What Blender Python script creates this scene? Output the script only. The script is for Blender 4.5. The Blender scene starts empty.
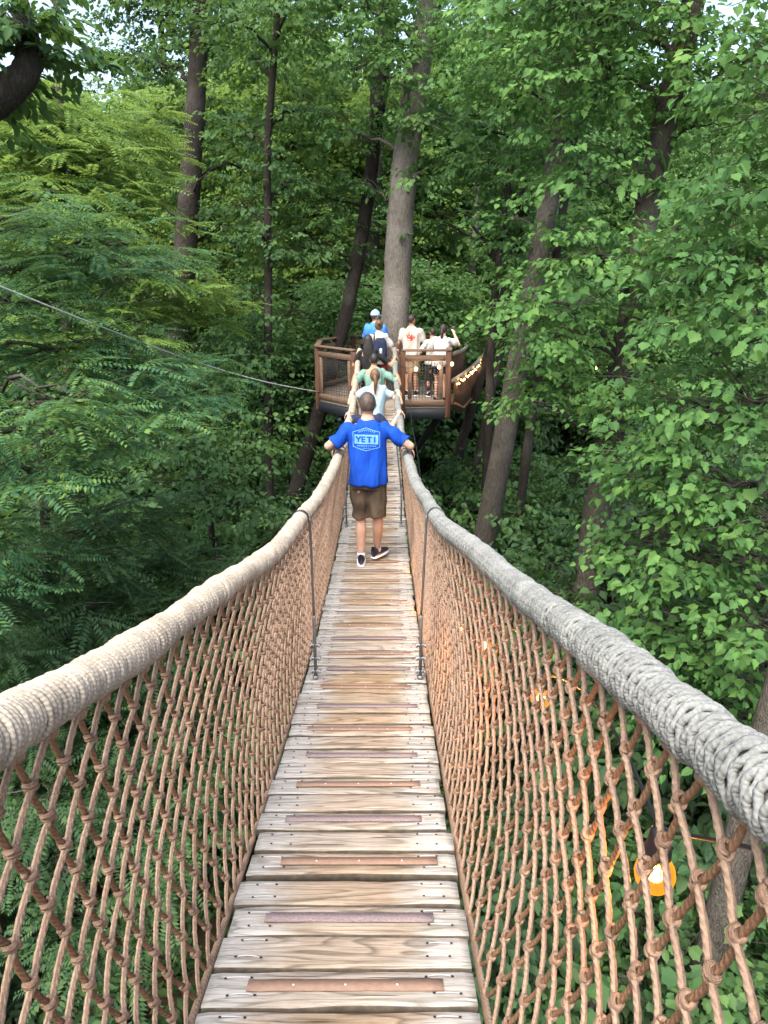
import bpy, math, random
import numpy as np
from mathutils import Vector, noise as mnoise
from mathutils.bvhtree import BVHTree

C = bpy.context.scene.collection
R = math.radians
PITCH = R(17.2); F = 750.0
CS, SN = math.cos(PITCH), math.sin(PITCH)
CAM = np.array([0.0, 0.0, 10.0])
BX = -0.12                      # centre line of the bridge

def at(px, py, Y):
    """world point at forward distance Y that the photograph shows at px, py"""
    u = (px-384)/F; v = (py-512)/F
    r = np.array([u, CS-v*SN, -(v*CS+SN)])
    return CAM + r*(Y/r[1])

# ------------------------------------------------------------------ mesh builder
class NB:
    def __init__(s): s.v=[]; s.f=[]; s.n=0; s.m=[]; s.uv=[]; s.hasuv=False
    def add(s, v, faces, mat=0, uv=None):
        v = np.asarray(v, float).reshape(-1,3)
        if isinstance(faces, np.ndarray): faces=[faces]
        for fa in faces:
            fa = np.asarray(fa, int)
            if fa.size == 0: continue
            s.f.append(fa+s.n); s.m.append(np.full(len(fa), mat, int))
            if uv is not None: s.hasuv=True; s.uv.append(np.asarray(uv)[fa.reshape(-1)])
            else: s.uv.append(np.zeros((fa.size,2)))
        s.v.append(v); s.n += len(v)
    def mesh(s, name, mats, origin=(0,0,0), smooth=False):
        me = bpy.data.meshes.new(name)
        V = np.concatenate(s.v)-np.asarray(origin, float)
        loops = np.concatenate([f.reshape(-1) for f in s.f]).astype(np.int32)
        sizes = np.concatenate([np.full(len(f), f.shape[1]) for f in s.f]).astype(np.int32)
        starts = np.concatenate([[0], np.cumsum(sizes)[:-1]]).astype(np.int32)
        me.vertices.add(len(V)); me.vertices.foreach_set('co', V.astype(np.float32).reshape(-1))
        me.loops.add(len(loops)); me.loops.foreach_set('vertex_index', loops)
        me.polygons.add(len(sizes)); me.polygons.foreach_set('loop_start', starts)
        me.polygons.foreach_set('material_index', np.concatenate(s.m).astype(np.int32))
        if smooth: me.polygons.foreach_set('use_smooth', np.ones(len(sizes), bool))
        if s.hasuv:
            l = me.uv_layers.new(name='UVMap')
            l.data.foreach_set('uv', np.concatenate(s.uv).astype(np.float32).reshape(-1))
        me.update(calc_edges=True); me.validate()
        for m in (mats if isinstance(mats, (list,tuple)) else [mats]): me.materials.append(m)
        return me
    def obj(s, name, mats, parent=None, smooth=False):
        o = (0,0,0) if parent is None else wloc(parent)
        ob = bpy.data.objects.new(name, s.mesh(name, mats, o, smooth)); C.objects.link(ob)
        if parent is not None: ob.parent = parent
        return ob

def wloc(p):
    l = np.array(p.location)
    while p.parent: p = p.parent; l = l+np.array(p.location)
    return l

def empty(name, loc, label, cat, group=None, kind=None):
    o = bpy.data.objects.new(name, None); C.objects.link(o); o.location = [float(x) for x in loc]
    o.empty_display_size = .1
    tag(o, label, cat, group, kind); return o
def tag(o, label=None, cat=None, group=None, kind=None):
    if label: o['label']=label
    if cat: o['category']=cat
    if group: o['group']=group
    if kind: o['kind']=kind
    return o

def frames(P):
    P = np.asarray(P, float); T = np.gradient(P, axis=0); T /= np.linalg.norm(T, axis=1)[:,None]+1e-12
    N = np.zeros_like(P)
    a = np.array([0,0,1.]) if abs(T[0,2])<.9 else np.array([1.,0,0])
    n = a-T[0]*a.dot(T[0]); n/=np.linalg.norm(n); N[0]=n
    for i in range(1,len(P)):
        n = N[i-1]-T[i]*N[i-1].dot(T[i]); N[i]=n/(np.linalg.norm(n)+1e-12)
    return T, N, np.cross(T,N)

def tube(nb, P, r, sides=8, mat=0, cap=True, lobes=0, amp=0, pitch=.05, uvs=1.0, rnd=0, rng=None):
    P = np.asarray(P, float); n=len(P); r = np.broadcast_to(np.asarray(r,float), (n,))
    T,N,B = frames(P)
    L = np.concatenate([[0], np.cumsum(np.linalg.norm(np.diff(P,axis=0),axis=1))])
    a = np.arange(sides)/sides*2*np.pi
    rr = r[:,None]*np.ones((1,sides))
    if lobes: rr = rr*(1+amp*np.abs(np.cos(lobes/2*(a[None,:]-L[:,None]/pitch*2*np.pi/1.0)))-amp*.6)
    if rnd: rr = rr*(1+rnd*rng.standard_normal(rr.shape))
    V = P[:,None,:]+rr[...,None]*(np.cos(a)[None,:,None]*N[:,None,:]+np.sin(a)[None,:,None]*B[:,None,:])
    uv = np.stack([np.broadcast_to(L[:,None]*uvs,(n,sides)), np.broadcast_to(a[None,:]/(2*np.pi),(n,sides))],-1).reshape(-1,2)
    i = np.arange(n-1)[:,None]*sides; j=np.arange(sides)[None,:]; k=(j+1)%sides
    q = np.stack([i+j, i+k, i+sides+k, i+sides+j],-1).reshape(-1,4)
    fs=[q]
    if cap: fs += [np.arange(sides)[::-1][None,:], (np.arange(sides)+(n-1)*sides)[None,:]]
    nb.add(V.reshape(-1,3), fs, mat, uv)

def box(nb, c, s, mat=0, rot=None, bev=0):
    sx,sy,sz = [x/2 for x in s]
    if bev:
        b=bev; v=[];
        for z,i in ((-sz,b),(-sz+b,0),(sz-b,0),(sz,b)):
            x,y=sx-i,sy-i
            v += [(-x+b*(i==0)*1,-y,z),(x-b*(i==0)*1,-y,z),(x,-y+b,z),(x,y-b,z),(x-b,y,z),(-x+b,y,z),(-x,y-b,z),(-x,-y+b,z)]
        v=np.array(v,float); fs=[]
        for k in range(3):
            for j in range(8): fs.append([k*8+j,k*8+(j+1)%8,(k+1)*8+(j+1)%8,(k+1)*8+j])
        F_=[np.array(fs), np.array([[7,6,5,4,3,2,1,0]]), np.array([[24,25,26,27,28,29,30,31]])]
    else:
        v=np.array([(x,y,z) for x in (-sx,sx) for y in (-sy,sy) for z in (-sz,sz)],float)
        F_=[np.array([[0,1,3,2],[4,6,7,5],[0,4,5,1],[2,3,7,6],[0,2,6,4],[1,5,7,3]])]
    if rot is not None: v = v@np.array(rot).T
    nb.add(v+np.array(c,float), F_, mat)

def beam(nb, a, b, w, h, mat=0, bev=.006, up=(0,0,1)):
    a=np.array(a,float); b=np.array(b,float); d=b-a; L=np.linalg.norm(d); d/=L
    u=np.array(up,float); 
    if abs(d.dot(u))>.95: u=np.array([0,1.,0])
    x=np.cross(d,u); x/=np.linalg.norm(x); z=np.cross(x,d)
    box(nb, (a+b)/2, (w,L,h), mat, np.stack([x,d,z],1), bev)

def ellipsoid(nb, c, r, seg=14, rings=9, mat=0, rot=None):
    th=np.linspace(0,np.pi,rings+1)[1:-1]; ph=np.arange(seg)/seg*2*np.pi
    V=np.stack([np.sin(th)[:,None]*np.cos(ph),np.sin(th)[:,None]*np.sin(ph),np.cos(th)[:,None]*np.ones(seg)],-1).reshape(-1,3)
    V=np.concatenate([V,[[0,0,1],[0,0,-1]]])*np.array(r,float)
    if rot is not None: V=V@np.array(rot).T
    m=rings-1; i=np.arange(m-1)[:,None]*seg; j=np.arange(seg)[None,:]; k=(j+1)%seg
    q=np.stack([i+j,i+seg+j,i+seg+k,i+k],-1).reshape(-1,4)
    j=np.arange(seg);k=(j+1)%seg
    t1=np.stack([np.full(seg,m*seg),j,k],-1); t2=np.stack([np.full(seg,m*seg+1),(m-1)*seg+k,(m-1)*seg+j],-1)
    nb.add(V+np.array(c,float),[q,t1,t2],mat)

def rotz(a): c,s=math.cos(a),math.sin(a); return np.array([[c,-s,0],[s,c,0],[0,0,1.]])

# ------------------------------------------------------------------ materials
def new_mat(name):
    m=bpy.data.materials.new(name); m.use_nodes=True; nt=m.node_tree; nt.nodes.clear()
    out=nt.nodes.new('ShaderNodeOutputMaterial'); return m,nt,out
class G:
    def __init__(s, nt): s.nt=nt
    def n(s, t, **kw):
        nd=s.nt.nodes.new('ShaderNode'+t)
        for k,v in kw.items():
            if k.startswith('_'): setattr(nd,k[1:],v)
            else:
                key=k.replace('__',' ')
                if isinstance(v, bpy.types.NodeSocket): s.nt.links.new(v, nd.inputs[key])
                else: nd.inputs[key].default_value=v
        return nd
    def link(s,a,b): s.nt.links.new(a,b)
    def ramp(s, fac, stops):
        nd=s.nt.nodes.new('ShaderNodeValToRGB'); s.link(fac, nd.inputs[0]); e=nd.color_ramp.elements
        while len(e)<len(stops): e.new(.5)
        for i,(p,c) in enumerate(stops): e[i].position=p; e[i].color=(*c,1) if len(c)==3 else c
        return nd.outputs[0]
    def mixc(s, fac, a, b, mode='MIX'):
        nd=s.nt.nodes.new('ShaderNodeMix'); nd.data_type='RGBA'; nd.blend_type=mode
        for key,v in ((0,fac),(6,a),(7,b)):
            if isinstance(v, bpy.types.NodeSocket): s.link(v, nd.inputs[key])
            else: nd.inputs[key].default_value = v if key==0 else ((*v,1) if len(v)==3 else v)
        return nd.outputs[2]
    def mapping(s, vec, scale, loc=(0,0,0), rot=(0,0,0)):
        nd=s.n('Mapping'); s.link(vec, nd.inputs[0]); nd.inputs['Scale'].default_value=scale
        nd.inputs['Location'].default_value=loc; nd.inputs['Rotation'].default_value=rot; return nd.outputs[0]
    def bump(s, h, strength=.3, dist=.01, normal=None):
        nd=s.n('Bump'); s.link(h, nd.inputs['Height']); nd.inputs['Strength'].default_value=strength; nd.inputs['Distance'].default_value=dist
        if normal is not None: s.link(normal, nd.inputs['Normal'])
        return nd.outputs[0]

def principled(g, out, col, rough=.7, normal=None, spec=.3, metal=0, **kw):
    b=g.n('BsdfPrincipled')
    if isinstance(col, bpy.types.NodeSocket): g.link(col,b.inputs['Base Color'])
    else: b.inputs['Base Color'].default_value=(*col,1)
    if isinstance(rough, bpy.types.NodeSocket): g.link(rough,b.inputs['Roughness'])
    else: b.inputs['Roughness'].default_value=rough
    b.inputs['Specular IOR Level'].default_value=spec; b.inputs['Metallic'].default_value=metal
    if normal is not None: g.link(normal,b.inputs['Normal'])
    for k,v in kw.items(): b.inputs[k.replace('__',' ')].default_value=v
    g.link(b.outputs[0], out.inputs[0]); return b

def leaf_mat(name, stops, transl=.4, rough=.6, yellow=(.16,.26,.03)):
    m,nt,out=new_mat(name); g=G(nt)
    geo=g.n('NewGeometry'); oi=g.n('ObjectInfo'); tc=g.n('TexCoord')
    nz=g.n('TexNoise', Scale=.55, Detail=2.0); g.link(geo.outputs['Position'], nz.inputs['Vector'])
    a=g.n('Math', _operation='MULTIPLY'); g.link(geo.outputs['Random Per Island'],a.inputs[0]); a.inputs[1].default_value=.5
    b=g.n('Math', _operation='MULTIPLY_ADD'); g.link(nz.outputs[0],b.inputs[0]); b.inputs[1].default_value=.9; g.link(a.outputs[0],b.inputs[2])
    c=g.n('Math', _operation='MULTIPLY_ADD'); g.link(oi.outputs['Random'],c.inputs[0]); c.inputs[1].default_value=.22; g.link(b.outputs[0],c.inputs[2])
    d=g.n('Math', _operation='SUBTRACT'); g.link(c.outputs[0],d.inputs[0]); d.inputs[1].default_value=.32
    col=g.ramp(d.outputs[0], stops)
    p=g.n('BsdfPrincipled'); g.link(col,p.inputs['Base Color']); p.inputs['Roughness'].default_value=rough; p.inputs['Specular IOR Level'].default_value=.2
    t=g.n('BsdfTranslucent'); tcol=g.mixc(.45,col,yellow); g.link(tcol,t.inputs[0])
    mx=g.n('MixShader'); mx.inputs[0].default_value=transl; g.link(p.outputs[0],mx.inputs[1]); g.link(t.outputs[0],mx.inputs[2])
    g.link(mx.outputs[0],out.inputs[0]); return m

M={}
M['maple']=leaf_mat('maple_leaf',[(.0,(.028,.078,.028)),(.4,(.056,.145,.044)),(.75,(.098,.212,.054)),(1,(.18,.31,.07))],.42,yellow=(.14,.25,.05))
M['locust']=leaf_mat('pinnate_leaf',[(.0,(.026,.080,.046)),(.35,(.042,.122,.060)),(.7,(.095,.190,.055)),(.9,(.20,.31,.055)),(1,(.26,.36,.06))],.42,yellow=(.17,.27,.06))
M['lime']=leaf_mat('lime_leaf',[(.0,(.075,.15,.05)),(.5,(.12,.215,.055)),(1,(.20,.31,.07))],.5,yellow=(.24,.34,.06))
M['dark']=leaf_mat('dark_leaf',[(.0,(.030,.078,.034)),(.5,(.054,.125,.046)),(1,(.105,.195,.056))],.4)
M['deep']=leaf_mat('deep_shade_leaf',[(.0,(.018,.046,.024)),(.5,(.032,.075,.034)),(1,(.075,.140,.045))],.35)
M['far']=leaf_mat('forest_leaf',[(.0,(.050,.120,.048)),(.5,(.082,.182,.060)),(1,(.15,.27,.070))],.47,yellow=(.16,.28,.06))

def bark_mat(name, c1, c2, c3, sc=1.0):
    m,nt,out=new_mat(name); g=G(nt); tc=g.n('NewGeometry').outputs['Position']
    v=g.mapping(tc,(26*sc,26*sc,5.5*sc)); n1=g.n('TexNoise',Scale=1.6,Detail=6.0,Roughness=.65); g.link(v,n1.inputs['Vector'])
    vo=g.n('TexVoronoi',Scale=2.2); vo.feature='DISTANCE_TO_EDGE'; g.link(v,vo.inputs['Vector'])
    n2=g.n('TexNoise',Scale=1.1,Detail=3.0); g.link(tc,n2.inputs['Vector'])
    col=g.ramp(n1.outputs[0],[(.3,c1),(.6,c2),(.8,c3)])
    moss=g.ramp(n2.outputs[0],[(.52,(0,0,0)),(.68,(1,1,1))])
    sep=g.n('Math',_operation='MULTIPLY'); g.link(moss,sep.inputs[0]); sep.inputs[1].default_value=.5
    col=g.mixc(sep.outputs[0],col,tuple(x*.9+.03 for x in c3))
    h=g.n('Math',_operation='MULTIPLY_ADD'); g.link(vo.outputs['Distance'],h.inputs[0]); h.inputs[1].default_value=1.2; g.link(n1.outputs[0],h.inputs[2])
    principled(g,out,col,.9,g.bump(h.outputs[0],.8,.03),.15); return m
M['bark_grey']=bark_mat('grey_bark',(.075,.070,.062),(.17,.16,.145),(.28,.27,.25))
M['bark_dark']=bark_mat('dark_bark',(.016,.014,.012),(.036,.032,.028),(.072,.066,.058))
M['bark_brown']=bark_mat('brown_bark',(.028,.026,.022),(.068,.063,.054),(.135,.128,.112))

def rope_mat(name, c1, c2, k=70, ang=1.0, bump=.5, wear=None):
    m,nt,out=new_mat(name); g=G(nt); uv=g.n('TexCoord').outputs['UV']; pos=g.n('NewGeometry').outputs['Position']
    sx=g.n('SeparateXYZ'); g.link(uv,sx.inputs[0])
    a=g.n('Math',_operation='MULTIPLY'); g.link(sx.outputs[0],a.inputs[0]); a.inputs[1].default_value=k
    b=g.n('Math',_operation='MULTIPLY_ADD'); g.link(sx.outputs[1],b.inputs[0]); b.inputs[1].default_value=ang; g.link(a.outputs[0],b.inputs[2])
    f=g.n('Math',_operation='FRACT'); g.link(b.outputs[0],f.inputs[0])
    s=g.n('Math',_operation='PINGPONG'); g.link(f.outputs[0],s.inputs[0]); s.inputs[1].default_value=.5
    nz=g.n('TexNoise',Scale=9.0,Detail=4.0); g.link(pos,nz.inputs['Vector'])
    n3=g.n('TexNoise',Scale=160.0,Detail=2.0); g.link(pos,n3.inputs['Vector'])
    col=g.ramp(nz.outputs[0],[(.3,c1),(.7,c2)])
    col=g.mixc(.35,col,g.ramp(n3.outputs[0],[(.3,tuple(x*.5 for x in c1)),(.7,c2)]))
    h=g.n('Math',_operation='MULTIPLY_ADD'); g.link(n3.outputs[0],h.inputs[0]); h.inputs[1].default_value=.25; g.link(s.outputs[0],h.inputs[2])
    principled(g,out,col,.85,g.bump(h.outputs[0],bump,.004),.2); return m
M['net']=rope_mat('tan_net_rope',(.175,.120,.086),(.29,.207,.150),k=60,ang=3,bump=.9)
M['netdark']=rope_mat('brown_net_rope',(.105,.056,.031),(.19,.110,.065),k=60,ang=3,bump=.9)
M['netknot']=rope_mat('knot_rope',(.16,.102,.070),(.265,.178,.125),k=60,ang=3,bump=.8)
M['rail_l']=rope_mat('beige_wrap_cord',(.19,.17,.14),(.36,.325,.27),k=110,ang=1,bump=.5)
M['rail_r']=rope_mat('grey_wrap_cord',(.105,.114,.112),(.215,.228,.222),k=110,ang=1,bump=.5)

def plain(name, col, rough=.6, metal=0, spec=.4, nz=0, scale=20, bump=0, **kw):
    m,nt,out=new_mat(name); g=G(nt)
    t=g.n('TexNoise',Scale=scale,Detail=4.0); g.link(g.n('NewGeometry').outputs['Position'],t.inputs['Vector'])
    k=nz or .15
    c=g.ramp(t.outputs[0],[(.25,tuple(x*(1-k) for x in col)),(.75,tuple(min(1,x*(1+k)) for x in col))])
    principled(g,out,c,rough,g.bump(t.outputs[0],bump,.01) if bump else None,spec,metal,**kw); return m
M['steel']=plain('galvanised_steel',(.20,.21,.22),.5,.7,nz=.2)
M['cable_bright']=plain('bright_steel_cable',(.42,.44,.45),.6,.1)
M['wire']=plain('cable_wire',(.10,.105,.11),.5,.5)
M['black']=plain('black_plastic',(.012,.012,.014),.45)
M['blackband']=plain('black_band',(.02,.02,.02),.6)
M['staple']=plain('lacing_wire',(.40,.41,.43),.5,.2)
M['hole']=plain('drilled_hole',(.012,.010,.008),.95)
M['fascia']=plain('dark_fascia',(.007,.011,.017),.6,nz=.3,scale=6)
M['meshwire']=plain('black_wire_mesh',(.03,.03,.03),.5,.5)

def wood(name, base, dark, axis=0, sc=1.0):
    m,nt,out=new_mat(name); g=G(nt); pos=g.n('TexCoord').outputs['Object']
    s=[9*sc]*3; s[axis]=.7*sc
    v=g.mapping(pos,tuple(s)); t=g.n('TexNoise',Scale=3.0,Detail=7.0,Roughness=.6,Distortion=.4); g.link(v,t.inputs['Vector'])
    c=g.ramp(t.outputs[0],[(.3,dark),(.7,base)])
    principled(g,out,c,.7,g.bump(t.outputs[0],.3,.006),.25); return m
M['rail_wood']=wood('stained_rail_wood',(.085,.040,.024),(.038,.018,.011),2)
M['rail_wood_grey']=wood('weathered_rail_wood',(.15,.105,.078),(.07,.046,.032),0)
M['slat_wood']=wood('net_slat',(.15,.085,.05),(.07,.04,.025),2)
M['deckfar']=wood('grey_deck',(.25,.22,.19),(.12,.10,.085),0)

def plank_mat():
    m,nt,out=new_mat('weathered_plank'); g=G(nt); pos=g.n('TexCoord').outputs['Object']; oi=g.n('ObjectInfo')
    cmb=g.n('CombineXYZ')           # shift the grain from plank to plank
    for i,k in enumerate((37.,91.,13.)):
        mm=g.n('Math',_operation='MULTIPLY'); g.link(oi.outputs['Random'],mm.inputs[0]); mm.inputs[1].default_value=k; g.link(mm.outputs[0],cmb.inputs[i])
    add=g.n('VectorMath',_operation='ADD'); g.link(pos,add.inputs[0]); g.link(cmb.outputs[0],add.inputs[1]); P=add.outputs[0]
    def noise(sc,det,ro,dist=0):
        t=g.n('TexNoise',Scale=1.0,Detail=det,Roughness=ro,Distortion=dist); g.link(g.mapping(P,sc),t.inputs['Vector']); return t.outputs[0]
    big=noise((1.0,10,8),2,.4,.4); w=g.n('Math',_operation='MULTIPLY'); g.link(big,w.inputs[0]); w.inputs[1].default_value=11.0
    fr=g.n('Math',_operation='FRACT'); g.link(w.outputs[0],fr.inputs[0])       # growth rings cut flat: sharp late wood edge
    fine=noise((7,210,90),5,.75); mid=noise((3.5,60,40),4,.65); blotch=noise((5,9,9),5,.6); crack=noise((2.2,75,40),3,.5)
    sx=g.n('SeparateXYZ'); g.link(pos,sx.inputs[0]); ab=g.n('Math',_operation='ABSOLUTE'); g.link(sx.outputs[0],ab.inputs[0])
    e=g.n('Math',_operation='MULTIPLY_ADD'); g.link(blotch,e.inputs[0]); e.inputs[1].default_value=.36; g.link(ab.outputs[0],e.inputs[2])
    wear=g.ramp(e.outputs[0],[(.32,(1,1,1)),(.48,(0,0,0))])    # foot-worn brown centre, silvered ends
    k=g.n('Math',_operation='MULTIPLY'); g.link(wear,k.inputs[0]); g.link(g.ramp(oi.outputs['Random'],[(0,(.45,.45,.45)),(1,(1,1,1))]),k.inputs[1])
    brown=g.ramp(fr.outputs[0],[(.0,(.31,.235,.155)),(.55,(.255,.185,.115)),(.86,(.125,.085,.048)),(1.,(.28,.21,.14))])
    grey=g.ramp(fr.outputs[0],[(.0,(.37,.365,.345)),(.6,(.33,.325,.305)),(.88,(.22,.215,.195)),(1.,(.36,.355,.335))])
    col=g.mixc(k.outputs[0],grey,brown)
    col=g.mixc(.75,col,g.ramp(fine,[(.34,(.42,.40,.37)),(.46,(.86,.86,.85)),(.62,(1.12,1.12,1.12))]),'MULTIPLY')
    col=g.mixc(.7,col,g.ramp(mid,[(.32,(.55,.52,.48)),(.5,(1,1,1))]),'MULTIPLY')
    col=g.mixc(.9,col,g.ramp(crack,[(.295,(.07,.06,.05)),(.325,(1,1,1))]),'MULTIPLY')
    col=g.mixc(.4,col,g.ramp(blotch,[(.35,(.60,.58,.54)),(.55,(1,1,1))]),'MULTIPLY')
    h=g.n('Math',_operation='MULTIPLY_ADD'); g.link(mid,h.inputs[0]); h.inputs[1].default_value=1.2; g.link(fine,h.inputs[2])
    principled(g,out,col,.85,g.bump(h.outputs[0],.7,.004),.15); return m
M['plank']=plank_mat()
M['plank_side_shade']=plain('shade_toned_plank_edge',(.10,.085,.068),.9,nz=.4,scale=30,bump=.3)  # plank sides coloured dark: shade of the gaps painted into the wood
M['strip_tan']=plain('tan_grip_strip',(.19,.125,.09),.8,nz=.12,scale=60,bump=.2)
M['strip_purple']=plain('worn_purple_grip_strip',(.17,.135,.137),.85,nz=.35,scale=140,bump=.4)
M['screw']=plain('screw_head',(.75,.74,.70),.35,.6)

def emis(name, col, s):
    m,nt,out=new_mat(name); e=nt.nodes.new('ShaderNodeEmission'); e.inputs[0].default_value=(*col,1); e.inputs[1].default_value=s
    nt.links.new(e.outputs[0],out.inputs[0]); return m
M['filament']=emis('bulb_filament',(1,.50,.10),18)
M['bulb_small']=emis('small_bulb_glow',(1,.66,.22),7)
def glassglow():
    m,nt,out=new_mat('amber_bulb_glass'); g=G(nt)
    e=g.n('Emission',Strength=.5); e.inputs[0].default_value=(1,.25,.018,1)
    t=g.n('BsdfTransparent'); t.inputs[0].default_value=(1,.75,.35,1)
    gl=g.n('BsdfGlossy',Roughness=.08)
    lw=g.n('LayerWeight',Blend=.35)
    a=g.n('MixShader'); g.link(lw.outputs['Facing'],a.inputs[0]); g.link(t.outputs[0],a.inputs[1]); g.link(e.outputs[0],a.inputs[2])
    b=g.n('MixShader'); b.inputs[0].default_value=.08; g.link(a.outputs[0],b.inputs[1]); g.link(gl.outputs[0],b.inputs[2])
    ad=g.n('AddShader'); e2=g.n('Emission',Strength=.12); e2.inputs[0].default_value=(1,.25,.02,1)
    g.link(b.outputs[0],ad.inputs[0]); g.link(e2.outputs[0],ad.inputs[1]); g.link(ad.outputs[0],out.inputs[0]); return m
M['bulb_glass']=glassglow()

# ------------------------------------------------------------------ bridge curves
PC=[3.59878549e-05,1.44104130e-02,-2.76032748e-01,-1.49068404e+00]
def deck(y): return 10+np.polyval(PC,y)
def smooth_interp(y, ys, vs):
    ys=np.array(ys,float); vs=np.array(vs,float)
    g_=np.linspace(-4,20,481); f=np.interp(g_,ys,vs)
    for _ in range(3): f=np.convolve(np.pad(f,12,mode='edge'),np.ones(25)/25,mode='valid')
    return np.interp(y,g_,f)
def rail_off(y, side):
    if side<0: return -smooth_interp(y,[-2,1.5,2.25,3.2,4.3,7,9.9,14],[.53,.53,.465,.41,.345,.315,.32,.35])
    return smooth_interp(y,[-2,1.2,2,3,4.4,6.5,8.7,14],[.63,.63,.585,.515,.39,.355,.315,.32])
RH=1.08
def rail_pt(y, side):
    y=np.asarray(y,float)
    return np.stack([BX+rail_off(y,side)+.006*np.sin(y*2.7+side), y, deck(y)+RH+(smooth_interp(y,[-2,1,1.6,3.5,5,14],[-.01,-.01,-.055,-.05,0,0]) if side<0 else 0)+.008*np.sin(y*3.9+side*2)],-1)
def net_pt(y, w, side):
    """w 0 at the handrail, 1 at the deck edge"""
    y=np.asarray(y,float); a=rail_pt(y,side); a=a-np.stack([0*y,0*y,0*y+.045],-1)
    b=np.stack([BX+side*(.405+0*y), y, deck(y)-.05],-1)
    p=a*(1-w)+b*w
    bul=(.05+.010*np.sin(y*3.1+w*4))*np.sin(np.pi*w**1.2)
    p[...,0]+=side*bul
    return p

# ================================================================== ROPE BRIDGE
Y0, Y1 = -1.6, 14.55
bridge=empty('rope_bridge',(BX,Y0,float(deck(0))-.1),'long sagging plank footbridge with rope net sides leading from the camera to the tree platform','footbridge')
rng=np.random.default_rng(5)
nb0=None
for side,mat in ((-1,'rail_l'),(1,'rail_r')):
    nb=NB()
    # inner core cable
    ys=np.linspace(Y0,Y1,160); tube(nb,rail_pt(ys,side),np.interp(ys,[1.0,2.2,5],[.041,.036,.0305]),12)
    # the cord wound round it, one continuous helix
    for a,b,pitch,seg in ((Y0,5.0,.0125 if side<0 else .0165,22 if side<0 else 40),(5.0,Y1,.02,12)):
        hs=(1.0 if side>0 else .35)
        n=int((b-a)/pitch*seg); y=np.linspace(a,b,n)
        c=rail_pt(y,side); T=np.gradient(c,axis=0); T/=np.linalg.norm(T,axis=1)[:,None]
        N=np.cross(T,[0,0,1.]); N/=np.linalg.norm(N,axis=1)[:,None]; Bv=np.cross(T,N)
        ang=np.arange(n)/seg*2*np.pi
        # stagger of each lap: hitches make a slightly wavy lay
        wob=np.interp(np.arange(n),np.arange(0,n+seg,seg),rng.standard_normal(len(np.arange(0,n+seg,seg)))*.0016)
        rad=np.interp(y,[1.0,2.2,5],[.0445,.0395,.034])+.0020*np.sin(y*9+side)+.0012*np.sin(y*31)+wob*1.5
        hitch=(.0035 if side>0 else .0015)*np.abs(np.sin(ang*3.25))          # hitched look: cord rises over the one before
        P=c+(rad+hitch)[:,None]*(np.cos(ang)[:,None]*N+np.sin(ang)[:,None]*Bv)+T*(.0048*hs*np.sin(ang*6.5))[:,None]
        tube(nb,P,pitch*(.56 if side<0 else .43),6 if a<0 else 5,cap=False)
    o=nb.obj('handrail',[M[mat]],bridge,True)
    tag(o,'thick cable handrail wound in '+('beige' if side<0 else 'grey')+' cord')

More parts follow.
